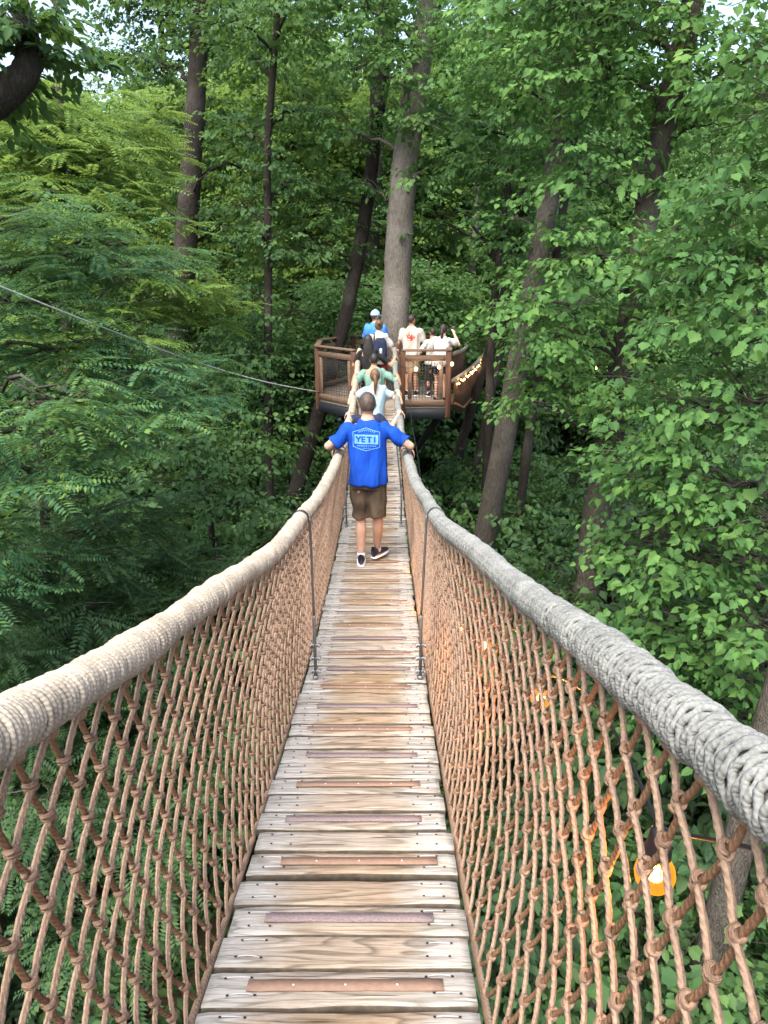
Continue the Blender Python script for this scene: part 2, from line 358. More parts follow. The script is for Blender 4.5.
# nets
DP=.124; ROWS=12; SHEAR=.030
for side in (-1,1):
    nb=NB(); lo=int(Y0/DP)-6; hi=int(Y1/DP)+6
    jit={}
    rj=np.random.default_rng(11+side)
    J=rj.normal(0,.006,(hi-lo+20,ROWS+2,2))
    def node(i2,j):
        """i2 = half-column index, j = row"""
        k=(i2//2)-lo+5; k=max(0,min(J.shape[0]-1,k))
        dy,dw=J[k,j]; y=i2*.5*DP-SHEAR*j+dy*(j>0); w=min(1,max(0,j/ROWS+dw*(0<j<ROWS)))
        return net_pt(np.array([y]),w,side)[0]
    for d in (-1,1):
        for i in range(lo,hi):
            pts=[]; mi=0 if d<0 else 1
            for j in range(ROWS+1):
                i2=2*i+d*j; y=i2*.5*DP-SHEAR*j
                if Y0<=y<=Y1-.02: pts.append(node(i2,j)+np.array([side*.004*(1 if d>0 else -1),0,0]))
            if len(pts)<2: continue
            pts=np.array(pts)
            # resample
            near = pts[:,1].mean()<4.6
            sub=10 if near else 3
            t=np.arange(len(pts)); tt=np.linspace(0,len(pts)-1,(len(pts)-1)*sub+1)
            P=np.stack([np.interp(tt,t,pts[:,c]) for c in range(3)],-1)
            P[:,0]+=side*.004*np.sin(np.pi*(tt%1)); P[:,2]-=.003*np.sin(np.pi*(tt%1))
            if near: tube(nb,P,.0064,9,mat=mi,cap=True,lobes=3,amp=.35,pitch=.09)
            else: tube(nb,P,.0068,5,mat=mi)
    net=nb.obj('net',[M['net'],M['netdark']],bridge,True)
    kb=NB()
    for i2 in range(2*lo,2*hi):
        for j in range(1,ROWS):
            y=i2*.5*DP-SHEAR*j
            if (i2+j)%2 or not (Y0<y<Y1-.05): continue
            p=node(i2,j); near=y<4.6
            a=node(i2-1,j-1) if y-DP>Y0 else p+np.array([0,-.06,.09]); b=p*2-a
            ax=b-a; ax/=np.linalg.norm(ax)
            side_v=np.cross(ax,[side,0,0.]); side_v/=np.linalg.norm(side_v); nv=np.cross(ax,side_v)
            if near:
                n=26; th=np.linspace(0,2*np.pi*2.1,n)+rj.uniform(0,6); s=np.linspace(-.0105,.0105,n)*rj.uniform(.8,1.2)
                tilt=.006
                P=p+ax*(s+tilt*np.cos(th))[:,None]+(.0098*np.cos(th))[:,None]*side_v+(.0092*np.sin(th))[:,None]*nv
                tube(kb,P,.0054*rj.uniform(.9,1.1),6)
            else:
                Rm=np.stack([side_v,nv,ax],1)
                ellipsoid(kb,p,(.0138,.0130,.0115),6,4,rot=Rm)
    # loops where the net meets the handrail
    for i in range(lo,hi):
        y=i*DP
        if not (Y0+.05<y<Y1-.1): continue
        c=rail_pt(np.array([y]),side)[0]; th=np.linspace(0,2*np.pi,18)
        for off in ((-.008,.008) if y<5 else (0,)):
            P=np.stack([c[0]+.0585*np.cos(th),c[1]+off+.005*np.sin(th*2),c[2]-.004+.0585*np.sin(th)],-1)
        p0=c+np.array([side*.004,0,-.062]); 
        ellipsoid(kb,p0,(.02,.02,.018),8,6)
    k=kb.obj('knots',[M['netknot']],net,True)
    tag(net,('left' if side<0 else 'right')+' hand diamond net of brown rope')
# edge cables under the deck
for side in (-1,1):
    nb=NB(); ys=np.linspace(Y0,Y1,80)
    tube(nb,np.stack([BX+side*(.405+0*ys),ys,deck(ys)-.05],-1),.012,8)
    nb.obj('edge_rope',[M['net']],bridge,True)
    nb=NB(); tube(nb,np.stack([BX+side*(.26+0*ys),ys,deck(ys)-.062],-1),.012,8)
    nb.obj('deck_cable',[M['wire']],bridge,True)

# planks
PW=.134; PIT=.150
def plank_mesh(seed):
    r=np.random.default_rng(seed); n=26; xs=np.linspace(-.378,.378,n); nb=NB()
    def wav(a): 
        return a*(np.interp(xs,np.linspace(-.38,.38,7),r.standard_normal(7)))
    w_=r.choice([.121,.126,.130,.136]); f=-w_/2+wav(.0026); b=w_/2+wav(.0026); z=.004*np.cos(xs/.38*np.pi)*r.uniform(-.6,.6)+wav(.0009)
    cup=r.uniform(-.0025,.002); tk=.038; bv=.005
    L=r.uniform(-.006,.006)
    xs=xs+L
    prof=[(f,z-tk),(f,z-bv),(f+bv,z),(f*.5,z+cup),(0*f,z+cup*1.3),(b*.5,z+cup),(b-bv,z),(b,z-bv),(b,z-tk)]
    V=[];
    for i in range(n):
        e=.006*(i in (0,n-1))
        for (yy,zz) in prof: V.append((xs[i],yy[i]*(1-.03*(e>0)),zz[i]-e*(0 if zz is prof[0][1] else .6)))
    V=np.array(V); m=len(prof); q=[]
    for i in range(n-1):
        for j in range(m): q.append([i*m+j,(i+1)*m+j,(i+1)*m+(j+1)%m,i*m+(j+1)%m])
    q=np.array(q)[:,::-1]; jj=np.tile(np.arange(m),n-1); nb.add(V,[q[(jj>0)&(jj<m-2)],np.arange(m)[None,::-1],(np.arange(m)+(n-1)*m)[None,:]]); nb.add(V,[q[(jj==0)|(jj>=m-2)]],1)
    # check / split crack marks: fine dark slots at some ends
    return nb.mesh('plank',[M['plank'],M['plank_side_shade']])
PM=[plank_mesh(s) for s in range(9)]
def strip_mesh(kind,seed):
    nb=NB(); r=np.random.default_rng(seed); n=14; x0=-.27+r.uniform(-.012,.012); x1=.285+r.uniform(-.02,.02); xs=np.linspace(x0,x1,n)
    w=.0235; V=[]; 
    for i,x in enumerate(xs):
        j=r.normal(0,.0006)
        V+=[(x,-w+j,.0035),(x,-w+j,.0062),(x,w+j,.0062),(x,w+j,.0035)]
    V=np.array(V); q=[]
    for i in range(n-1):
        for j in range(4): q.append([i*4+j,(i+1)*4+j,(i+1)*4+(j+1)%4,i*4+(j+1)%4])
    nb.add(V,[np.array(q)[:,::-1],np.array([[3,2,1,0]]),np.array([[(n-1)*4+k for k in range(4)]])])
    if kind=='strip_tan':
        for x in (x0+.13,(x0+x1)/2,x1-.13): ellipsoid(nb,(x,0,.0062),(.0035,.0035,.0016),8,4,1)
    return nb.mesh('grip_strip',[M[kind],M['screw']],smooth=False)
SM={k:[strip_mesh(k,s) for s in range(3)] for k in ('strip_tan','strip_purple')}
def lace_mesh(seed):
    nb=NB(); r=np.random.default_rng(seed); a,b=-.036,.036+r.uniform(-.006,.006); t=np.linspace(0,1,9)
    P=np.stack([a+(b-a)*t, r.uniform(-.003,.003)*np.sin(t*3), .0015+.0045*np.sin(np.pi*t)**.4],-1); tube(nb,P,.0012,6,0)
    for x in (a,b): ellipsoid(nb,(x+r.uniform(-.002,.002),0,.0030),(.0052,.0042,.0016),8,4,1)
    return nb.mesh('wire_staple',[M['staple'],M['hole']],smooth=True)
LM=[lace_mesh(s) for s in range(5)]
ystart=Y0; rp=random.Random(3)
ys=[]; y=1.02
while y<Y1-.06:
    ys.append(y); y+=PIT+(.022 if abs(y-2.07)<.08 else 0)+rp.uniform(-.001,.001)
print('planks',len(ys))
for i,y in enumerate(ys[:100]):
    ang=math.atan(float(deck(y+.05)-deck(y-.05))/.1)
    o=bpy.data.objects.new('plank',PM[(i*5+i//7)%9]); C.objects.link(o); o.parent=bridge
    o.location=np.array([BX+rp.uniform(-.006,.006),y,float(deck(y))+rp.uniform(-.002,.002)])-wloc(bridge)
    o.rotation_euler=(ang+rp.uniform(-.012,.012),rp.uniform(-.006,.006),rp.uniform(-.006,.006)+(math.pi if rp.random()<.5 else 0)*0)
    if i%2==0:
        k='strip_purple' if (i//2)%2 else 'strip_tan'
        s=bpy.data.objects.new('grip_strip',rp.choice(SM[k])); C.objects.link(s); s.parent=o; s.location=(rp.uniform(-.01,.01),rp.uniform(-.002,.012),.0)
        tag(s,'tan grip strip with pale screws' if k=='strip_tan' else 'worn purple grey grip strip')
    if y<8:
        for sx_ in (-1,1):
            for sy_ in (-1,1):
                s=bpy.data.objects.new('wire_staple',LM[rp.randrange(5)]); C.objects.link(s); s.parent=o; s.location=(sx_*(.288+rp.uniform(-.012,.012)),sy_*.034+rp.uniform(-.006,.006),.0015); s.rotation_euler=(0,0,rp.uniform(-.05,.05))
# planks behind and beneath the camera, outside the frame
nb=NB(); y=ys[0]-PIT
while y>Y0:
    box(nb,(BX,y,float(deck(y))-.019),(.756,PW,.038),0,bev=.004); y-=PIT
o=nb.obj('plank',[M['plank']],bridge); tag(o,'unseen planks under the camera',kind='stuff')

# hangers: steel cables from handrail to deck with clamps and turnbuckles
for hy in (4.17,8.35,12.4):
    for side in (-1,1):
        nb=NB(); xb=BX+(-.306 if side<0 else .346); top=rail_pt(np.array([hy]),side)[0]
        if hy>4.5: xb=BX+side*.32
        zb=float(deck(hy)); 
        P=np.array([[top[0]-side*.052,hy,top[2]],[top[0]-side*.054,hy,top[2]-.1],[xb,hy,zb+.42]])
        tube(nb,np.stack([np.interp(np.linspace(0,2,12),[0,1,2],P[:,c]) for c in range(3)],-1),.0075,8)
        h=nb.obj('hanger_cable',[M['wire']],bridge,True)
        t=NB(); tube(t,[[xb,hy,zb+.45],[xb,hy,zb+.42],[xb,hy,zb+.03]],[.006,.0105,.0105],8,0)
        tube(t,[[xb,hy,zb+.03],[xb,hy,zb+.0]],.018,8,0)
        t.obj('turnbuckle',[M['steel']],h,True)
        for zc in (.24,.15,.06):
            cnb=NB(); 
            beam(cnb,(xb-.032,hy,zb+zc),(xb+.034,hy,zb+zc),.018,.020,0,.004)
            for dx in (-.026,.028): tube(cnb,[[xb+dx,hy-.02,zb+zc],[xb+dx,hy+.02,zb+zc]],.007,6)
            tube(cnb,[[xb-.02,hy,zb+zc-.016],[xb-.02,hy,zb+zc+.018]],.005,6)
            cnb.obj('clamp',[M['steel']],h)
        c=rail_pt(np.array([hy-.02,hy-.008,hy+.008,hy+.02]),side); bnb=NB(); tube(bnb,c,.047,20)
        bnb.obj('collar',[M['blackband']],h,True)
# ================================================================== LIGHTS STRINGS
def bulb(parent, p, s=1.0, detail=True):
    """hanging globe bulb, p = centre of the glass"""
    p=np.array(p,float); nb=NB()
    if detail:
        prof=[(.000,.094),(.012,.094),(.017,.088),(.019,.07),(.024,.05),(.024,.036),(.0,.034)]
        sg=20; V=[]; 
        for r_,z in prof:
            for k in range(sg): a=k/sg*2*math.pi; V.append((p[0]+s*r_*math.cos(a),p[1]+s*r_*math.sin(a),p[2]+s*z))
        q=[[i*sg+j,(i+1)*sg+j,(i+1)*sg+(j+1)%sg,i*sg+(j+1)%sg] for i in range(len(prof)-1) for j in range(sg)]
        nb.add(V,np.array(q)); so=nb.obj('socket',[M['black']],parent,True)
        nb=NB(); prof=[(.0,-.038),(.012,-.0365),(.024,-.030),(.033,-.018),(.036,-.003),(.033,.012),(.026,.024),(.018,.035),(.016,.046)]
        V=[]
        for r_,z in prof:
            for k in range(sg): a=k/sg*2*math.pi; V.append((p[0]+s*r_*math.cos(a),p[1]+s*r_*math.sin(a),p[2]+s*z))
        q=[[i*sg+j,i*sg+(j+1)%sg,(i+1)*sg+(j+1)%sg,(i+1)*sg+j] for i in range(len(prof)-1) for j in range(sg)]
        nb.add(V,np.array(q)); gl=nb.obj('bulb',[M['bulb_glass']],parent,True)
        nb=NB()
        for k in range(4):
            a=k*1.57+.4; tube(nb,[p+s*np.array([.006*math.cos(a),.006*math.sin(a),.02]),p+s*np.array([.009*math.cos(a),.009*math.sin(a),-.012])],.0016*s,5)
        nb.obj('filament',[M['filament']],gl)
    else:
        ellipsoid(nb,p,(.03*s,.03*s,.036*s),10,7); nb.obj('bulb',[M['bulb_small']],parent,True)
def lamp(p, power, r=.03, name='bulb_light'):
    l=bpy.data.lights.new(name,'POINT'); l.energy=power; l.color=(1,.45,.12); l.shadow_soft_size=r
    o=bpy.data.objects.new(name,l); C.objects.link(o); o.location=[float(x) for x in p]; return o
SB=[]
for px,py,d in ((655,872,1.50),(541,697,2.85),(484,645,4.1),(462,629,5.2),(437,600,6.1),(425,556,7.2)):
    u=(px-384)/F; v=(py-512)/F; SB.append(CAM+d*np.array([u,CS-v*SN,-(v*CS+SN)]))
SB=np.array(SB); SB=SB[np.argsort(SB[:,1])]
st=empty('string_lights',SB[0]+np.array([0,0,.1]),'string of round amber filament bulbs on a black cord hung outside the right hand net','string lights')
nb=NB(); pts=[np.array([.95,.25,9.2])]+[b+np.array([0,0,.1]) for b in SB]+[np.array([.36,9.5,8.2]),np.array([.34,14.4,8.6])]
P=[]
for a,b in zip(pts[:-1],pts[1:]):
    L=np.linalg.norm(b-a)
    for t in np.linspace(0,1,12,endpoint=False): P.append(a*(1-t)+b*t+np.array([.02*math.sin(t*3.14),0,(.13 if a[1]<1 else .09)*math.sin(t*math.pi)*1.0]))
P.append(pts[-1]); tube(nb,P,.0045,6); nb.obj('cord',[M['black']],st,True)
for b in SB: bulb(st,b,1.12)
for b,e in zip(SB,(2.4,4,5,5,4,3)): 
    l=lamp(b,e,.02); l.parent=st; l.location=b-wloc(st)

# ================================================================== PLATFORM
PZ=7.64
corn=[(-.58,14.58),(-1.36,15.55),(-1.42,17.2),(-.75,18.5),(.65,18.6),(1.40,18.0),(1.45,16.9),(1.30,15.2),(1.24,14.60),(.36,14.58)]
plat=empty('tree_platform',(0.2,16.4,PZ),'timber deck with railings and dark fascia built around the big grey trunk','viewing platform')
cc=np.array(corn)
nb=NB(); n=len(corn)
poly=np.array([(x,y,PZ-.002) for x,y in corn]+[(x,y,PZ-.05) for x,y in corn])
nb.add(poly,[np.arange(n)[::-1][None,:],np.arange(n,2*n)[None,:],np.array([[i,(i+1)%n,n+(i+1)%n,n+i] for i in range(n)])])
nb.obj('deck',[M['deckfar']],plat)
for i in range(n):
    a=np.array([*corn[i],0]); b=np.array([*corn[(i+1)%n],0]); nbf=NB()
    a2=a+np.array([0,0,PZ-.15]); b2=b+np.array([0,0,PZ-.15])
    d=(b-a)/np.linalg.norm(b-a)
    beam(nbf,a2+d*.03,b2-d*.03,.06,.19,0,.008); nbf.obj('fascia_beam',[M['fascia']],plat)
def rail_panel(a,b,wmat='rail_wood',gmat='rail_wood_grey',frame=True):
    a=np.array([*a,PZ]); b=np.array([*b,PZ]); L=np.linalg.norm(b-a); d=(b-a)/L; up=np.array([0,0,1.])
    nb=NB(); beam(nb,a-d*.02+up*1.075,b+d*.02+up*1.075,.12,.04,0,.008); nb.obj('top_rail',[M[gmat]],plat)
    nb=NB()
    if frame:
        beam(nb,a+d*.06+up*.93,b-d*.06+up*.93,.045,.11,0,.006)
        beam(nb,a+d*.06+up*.07,b-d*.06+up*.07,.045,.12,0,.006)
        beam(nb,a+d*.14+up*.14,a+d*.14+up*.865,.05,.075,0,.006,up=d)
        beam(nb,b-d*.14+up*.14,b-d*.14+up*.865,.05,.075,0,.006,up=d)
        nb.obj('panel_frame',[M[gmat]],plat)
        nb=NB(); m=int((L-.3)/.055)
        for k in range(1,m): 
            q=a+d*(.15+(L-.3)*k/m); tube(nb,[q+up*.13,q+up*.87],.0042,4)
        for k in range(1,14): tube(nb,[a+d*.16+up*(.13+.74*k/14),b-d*.16+up*(.13+.74*k/14)],.0042,4)
        nb.obj('wire_mesh',[M['meshwire']],plat)
    else:
        beam(nb,a+up*.6,b+up*.6,.03,.05,0,.006); beam(nb,a+up*.2,b+up*.2,.03,.05,0,.006); nb.obj('mid_rail',[M[wmat]],plat)
for i in range(n-1):
    if i==6: continue     # opening to the second bridge
    rail_panel(corn[i],corn[i+1],frame=(i not in (4,5)))
for x,y in corn:
    nb=NB(); beam(nb,(x,y,PZ-.22),(x,y,PZ+1.05),.105,.105,0,.008); nb.obj('post',[M['rail_wood']],plat)
# middle post in the right front panel + diagonal under braces
for a,b in (((-.9,15.0,PZ-.3),(.1,16.2,PZ-1.5)),((1.1,15.0,PZ-.3),(.5,16.2,PZ-1.5)),((-1.1,17.2,PZ-.3),(.1,16.6,PZ-1.5))):
    nb=NB(); beam(nb,a,b,.1,.12); nb.obj('brace',[M['fascia']],plat)
# little warm bulbs on the platform rail
pst=empty('string_lights',(0.9,14.5,PZ+1),'four warm round bulbs strung along the right front railing of the platform','string lights')
pb=[]
for px,py,Y in ((396,367,14.25),(416,369,14.48),(439,367,14.48),(452,364,14.55)):
    pb.append(at(px,py,Y))
nb=NB(); P=[]
for a,b in zip(pb[:-1],pb[1:]):
    for t in np.linspace(0,1,8,endpoint=False): P.append(a*(1-t)+b*t+np.array([0,0,.05-.05*math.sin(t*3.14)]))
P.append(pb[-1]+np.array([0,0,.05])); tube(nb,P,.005,5); nb.obj('cord',[M['black']],pst)
for b in pb:
    bulb(pst,b,1.0,False); l=lamp(b+np.array([0,-.0,.0]),2.2,.035); l.parent=pst; l.location=b-wloc(pst)

# second bridge, beyond
RA0,RA1=at(453,381,15.5),at(487,351,24.5)       # near (right) handrail
RB0,RB1=at(452,354,17.0),at(471,342,26.0)       # far (left) handrail
b2=empty('rope_bridge',RA0,'second net sided bridge curving away from the right of the platform into the trees','footbridge')
LT=17.0
def b2p(t,s):
    a,b=(RA0,RA1) if s==0 else (RB0,RB1)
    u=t/9.5; p=a+(b-a)*u; p=p-np.array([0,0,.08*math.sin(min(1.6,u)*math.pi)*(1 if u<1 else .6)]); return p
def b2b(t,s):
    p=b2p(t,s); q=b2p(t,1-s); d=(q-p)/np.linalg.norm(q-p); return p+d*.05-np.array([0,0,.92-.3*max(0,1-t/2.0)+(.12 if s else 0)])
b2r=lambda t:b2p(t,0)
for s in (0,1):
    nb=NB(); tube(nb,np.array([b2p(t,s) for t in np.linspace(0,LT,50)]),.05,8); nb.obj('handrail',[M['rail_l']],b2,True)
    nb=NB()
    for k in range(0,160):
        t=k*.10+.1
        for dd in (-.13,.13):
            top=b2p(t,s); bot=b2b(max(0,t+dd),s); mid=(top+bot)/2; mid[0]+=.03*(1 if s==0 else -1)
            tube(nb,[top,mid,bot],.010,4)
    nb.obj('net',[M['slat_wood']],b2)
nb=NB()
for k in range(105):
    t=k*.16; a_=b2b(t,0); c_=b2b(t,1); z=min(a_[2],c_[2])+.12; a_[2]=c_[2]=z; beam(nb,a_,c_,.14,.035,0,.004)
nb.obj('deck',[M['slat_wood']],b2)
nrm=np.array([1.,-.2,0]); A=RA0
s3=empty('string_lights',A,'dense row of tiny warm lights along the handrail of the second bridge','string lights')
nb=NB(); tube(nb,[b2r(t)+nrm*.06-np.array([0,0,.05]) for t in np.linspace(.1,LT,30)],.006,4); nb.obj('cord',[M['black']],s3)
for k in range(26):
    t=.15+k*.38; p=b2r(t)+nrm*.07-np.array([0,0,.07+.03*math.sin(k*2.2)]); bulb(s3,p,.5,False)
for t in (.6,2.2,4.2,6.6): 
    p=b2r(t)+nrm*.12; l=lamp(p,1.6,.05); l.parent=s3; l.location=p-A
# far lights seen through the leaves on the right
s4=empty('string_lights',at(505,374,33),'faint warm lights glimpsed through the leaves right of the far bridge','string lights')
for px,py in ((640,362),(648,366),(655,372),(672,378),(600,372),(596,368)):
    bulb(s4,at(px,py,22),1.0,False)
# zip cable on the left
cb=NB(); a=at(-60,262,5.6); b=at(319,392,15.5); tube(cb,[a*(1-t)+b*t-np.array([0,0,.16*math.sin(t*math.pi)]) for t in np.linspace(0,1,24)],np.linspace(.0065,.0125,24),6)
tag(cb.obj('steel_cable',[M['cable_bright']],None,True),'single grey steel cable running from the platform out to the left','cable')
EXPOSURE=1.95
# ================================================================== TERRAIN
def ground(x,y):
    x=np.asarray(x,float); y=np.asarray(y,float)
    r=np.maximum(0,y-14); z=1.2+.20*r+np.where(y<0,-.05*y,0)
    z=z+.10*np.maximum(0,np.abs(x)-6)+.5*np.sin(x*.21+1)*np.cos(y*.17)+.2*np.sin(x*.7)*np.sin(y*.6+2)
    return np.minimum(z,1.2+30+0*x)
gx=np.sign(np.linspace(-1,1,121))*np.abs(np.linspace(-1,1,121))**2*260; gy=gx+20
X,Y=np.meshgrid(gx,gy,indexing='ij'); Z=ground(X,Y)
nb=NB(); n=121; i=np.arange(n-1)[:,None]*n; j=np.arange(n-1)[None,:]
nb.add(np.stack([X,Y,Z],-1).reshape(-1,3), np.stack([i+j,i+n+j,i+n+j+1,i+j+1],-1).reshape(-1,4))
m,nt,out=new_mat('forest_floor'); g=G(nt); t=g.n('TexNoise',Scale=.8,Detail=8.0,Roughness=.7); g.link(g.n('NewGeometry').outputs['Position'],t.inputs['Vector'])
principled(g,out,g.ramp(t.outputs[0],[(.35,(.030,.022,.013)),(.5,(.055,.042,.025)),(.62,(.03,.06,.018))]),.95,g.bump(t.outputs[0],.6,.1),.1)
tag(nb.obj('ground',[m],None,True),'leaf littered floor of the wooded ravine',None,None,'structure')

# ================================================================== LEAF TEMPLATES (leaf along +Y, face up +Z)
def leaf_lobed(r):
    w=r.uniform(.8,1.12); q=r.uniform(-.05,.05); cv=r.uniform(.05,.42); fo=r.uniform(.02,.34); tw=r.uniform(-.2,.2)
    h=[(0,0),(.10,-.04),(.36,-.03+q),(.36,.14),(.52+q,.34),(.38,.47),(.34+q,.64),(.17,.72),(0,.98)]
    f=lambda x,y:(x*w,y,fo*abs(x)-cv*y*y+tw*x*y)
    V=np.array([f(x,y) for x,y in h]+[f(-x*.95,y+.02) for x,y in h[1:-1]]); n=len(h); m=n-2
    return V,[np.array([list(range(n))]), np.array([[0]+[n-1]+list(range(n+m-1,n-1,-1))])]
def leaf_oval(w=.26):
    V=np.array([(0,0,0),(w,.32,.05),(w*.8,.68,.0),(0,1,-.16),(-w*.8,.68,.0),(-w,.32,.05)])
    return V,[np.array([[0,1,2,3],[0,3,4,5]])]
def leaf_quad(w=.34):
    V=np.array([(0,0,0),(w,.45,.03),(0,1,-.12),(-w,.45,.03)]); return V,[np.array([[0,1,2,3]])]
def mtx(az,pitch,roll):
    ca,sa,cp,sp,cr,sr=math.cos(az),math.sin(az),math.cos(pitch),math.sin(pitch),math.cos(roll),math.sin(roll)
    Rz=np.array([[ca,-sa,0],[sa,ca,0],[0,0,1]]); Rx=np.array([[1,0,0],[0,cp,-sp],[0,sp,cp]]); Ry=np.array([[cr,0,sr],[0,1,0],[-sr,0,cr]])
    return Rz@Rx@Ry
class Tpl:
    def __init__(s): s.v=[]; s.f={}; s.n=0
    def add(s,V,F_):
        s.v.append(V)
        for f in F_: s.f.setdefault(f.shape[1],[]).append(f+s.n)
        s.n+=len(V)
    def done(s): s.V=np.concatenate(s.v); s.F=[np.concatenate(x) for x in s.f.values()]; return s
def spray(kind,rng):
    t=Tpl()
    if kind=='maple':
        n=rng.integers(9,15)
        for k in range(n):
            LV,LF=leaf_lobed(rng) if rng.random()<.8 else leaf_oval(.3); u=(k+.5)/n; side=1 if k%2 else -1; pos=np.array([side*.02,u*.42,-.03*u])
            az=-side*rng.uniform(.5,1.3)*(1-.5*u); s=rng.uniform(.065,.145)*(1-.25*u)
            pet=rng.uniform(.04,.09); Rm=mtx(az,rng.normal(-.30,.38),rng.normal(0,.42))
            t.add(LV@Rm.T*s+pos+Rm@np.array([0,pet,.01]),LF) 
    elif kind=='locust':
        LV,LF=leaf_quad(.19); 
        for fr in range(rng.integers(3,5)):
            az0=(fr-1.5)*.75+rng.normal(0,.15); base=np.array([0,.05*fr,0]); L=rng.uniform(.36,.56); n=13
            roll0=rng.normal(0,.18); dr=rng.uniform(.12,.3)
            for k in range(n):
                u=(k+1)/n; pos=base+np.array([-math.sin(az0)*L*u,math.cos(az0)*L*u,-dr*L*u*u+.03*u])
                sz=.088*(1-.35*abs(u-.45)*1.3)*rng.uniform(.9,1.1)
                for side in (-1,1):
                    Rm=mtx(az0-side*1.15,-.12+rng.normal(0,.12),roll0+rng.normal(0,.15)); t.add(LV@Rm.T*sz+pos,LF)
    elif kind=='oval':
        LV,LF=leaf_oval(); n=rng.integers(12,17)
        for k in range(n):
            u=(k+.5)/n; side=1 if k%2 else -1; az=-side*rng.uniform(.4,1.4)*(1-.4*u); s=rng.uniform(.10,.15)
            Rm=mtx(az,rng.normal(-.3,.3),rng.normal(0,.35)); t.add(LV@Rm.T*s+np.array([0,u*.5,-.04*u]),LF)
        for k in range(6):
            az=rng.uniform(-1.2,1.2); Rm=mtx(az,rng.normal(-.3,.3),rng.normal(0,.3)); t.add(LV@Rm.T*rng.uniform(.09,.14)+np.array([rng.uniform(-.15,.15),rng.uniform(.1,.4),rng.uniform(-.05,.05)]),LF)
    elif kind=='far':
        LV,LF=leaf_quad(.36)
        for k in range(20):
            a=rng.uniform(-1.5,1.5); r=rng.uniform(.05,.6); Rm=mtx(-a+rng.normal(0,.5),rng.normal(-.3,.35),rng.normal(0,.4))
            t.add(LV@Rm.T*rng.uniform(.13,.21)+np.array([math.sin(a)*r,math.cos(a)*r,rng.normal(0,.05)-.1*r]),LF)
    return t.done()
trng=np.random.default_rng(42)
TPL={k:[spray(k,trng) for _ in range(12)] for k in ('maple','locust','oval','far')}
TPL['mapfine']=TPL['maple']

def keepout(P):
    """woods are cut back round the bridges and the platform"""
    x,y,z=P[:,0],P[:,1],P[:,2]
    w=np.where(y<3,1.25,1.05)
    bad=(np.abs(x-BX)<w)&(y<15)&(z>deck(np.clip(y,-2,15))-.9)&(z<15)
    bad|=(x>-2.1)&(x<2.5)&(y>12.6)&(y<19.2)&(z>6.9)&(z<10.3)
    bad|=(x>1.0)&(x<5.4)&(np.abs(x-(1.3+(y-15.5)*.21))<.85)&(y>15)&(y<31)&(z>6.7)&(z<9.4)
    bad|=(x**2+y**2+(z-10)**2<1.6**2)
    return bad

def scatter(nb, kind, P, az, pitch, roll, sc, rng):
    P=np.asarray(P); T=TPL[kind]; which=rng.integers(0,len(T),len(P))
    for w in range(len(T)):
        idx=np.where(which==w)[0]
        if not len(idx): continue
        t=T[w]; Rm=np.stack([mtx(az[i],pitch[i],roll[i])*sc[i] for i in idx])
        V=np.einsum('nij,kj->nki',Rm,t.V)+P[idx][:,None,:]
        off=(np.arange(len(idx))*len(t.V))[:,None,None]
        nb.add(V.reshape(-1,3),[ (f[None]+off).reshape(-1,f.shape[1]) for f in t.F])

def clump_points(c, r, n, rng, layer=.32):
    d=rng.standard_normal((n,3)); d/=np.linalg.norm(d,axis=1)[:,None]
    rad=rng.random(n)**(1/2.0)
    # bumpy outline
    ph=rng.uniform(0,6,4); az=np.arctan2(d[:,1],d[:,0])
    rad*=1+.22*np.sin(3*az+ph[0]+2*d[:,2])+.15*np.sin(7*az+ph[1])
    p=d*rad[:,None]*np.array(r)
    if layer: 
        l=layer; zz=p[:,2]+.12*np.hypot(p[:,0],p[:,1]); p[:,2]=np.round(zz/l)*l-.12*np.hypot(p[:,0],p[:,1])+rng.normal(0,.06,n)
    return p+np.array(c), az

def curve(a,b,sag,n=7,rng=None,wig=.05):
    a=np.array(a,float); b=np.array(b,float); t=np.linspace(0,1,n)[:,None]; P=a*(1-t)+b*t; P[:,2]+=sag*np.sin(t[:,0]*math.pi)
    if rng is not None: P[1:-1]+=rng.normal(0,wig,(n-2,3))*np.linalg.norm(b-a)*.5
    return P

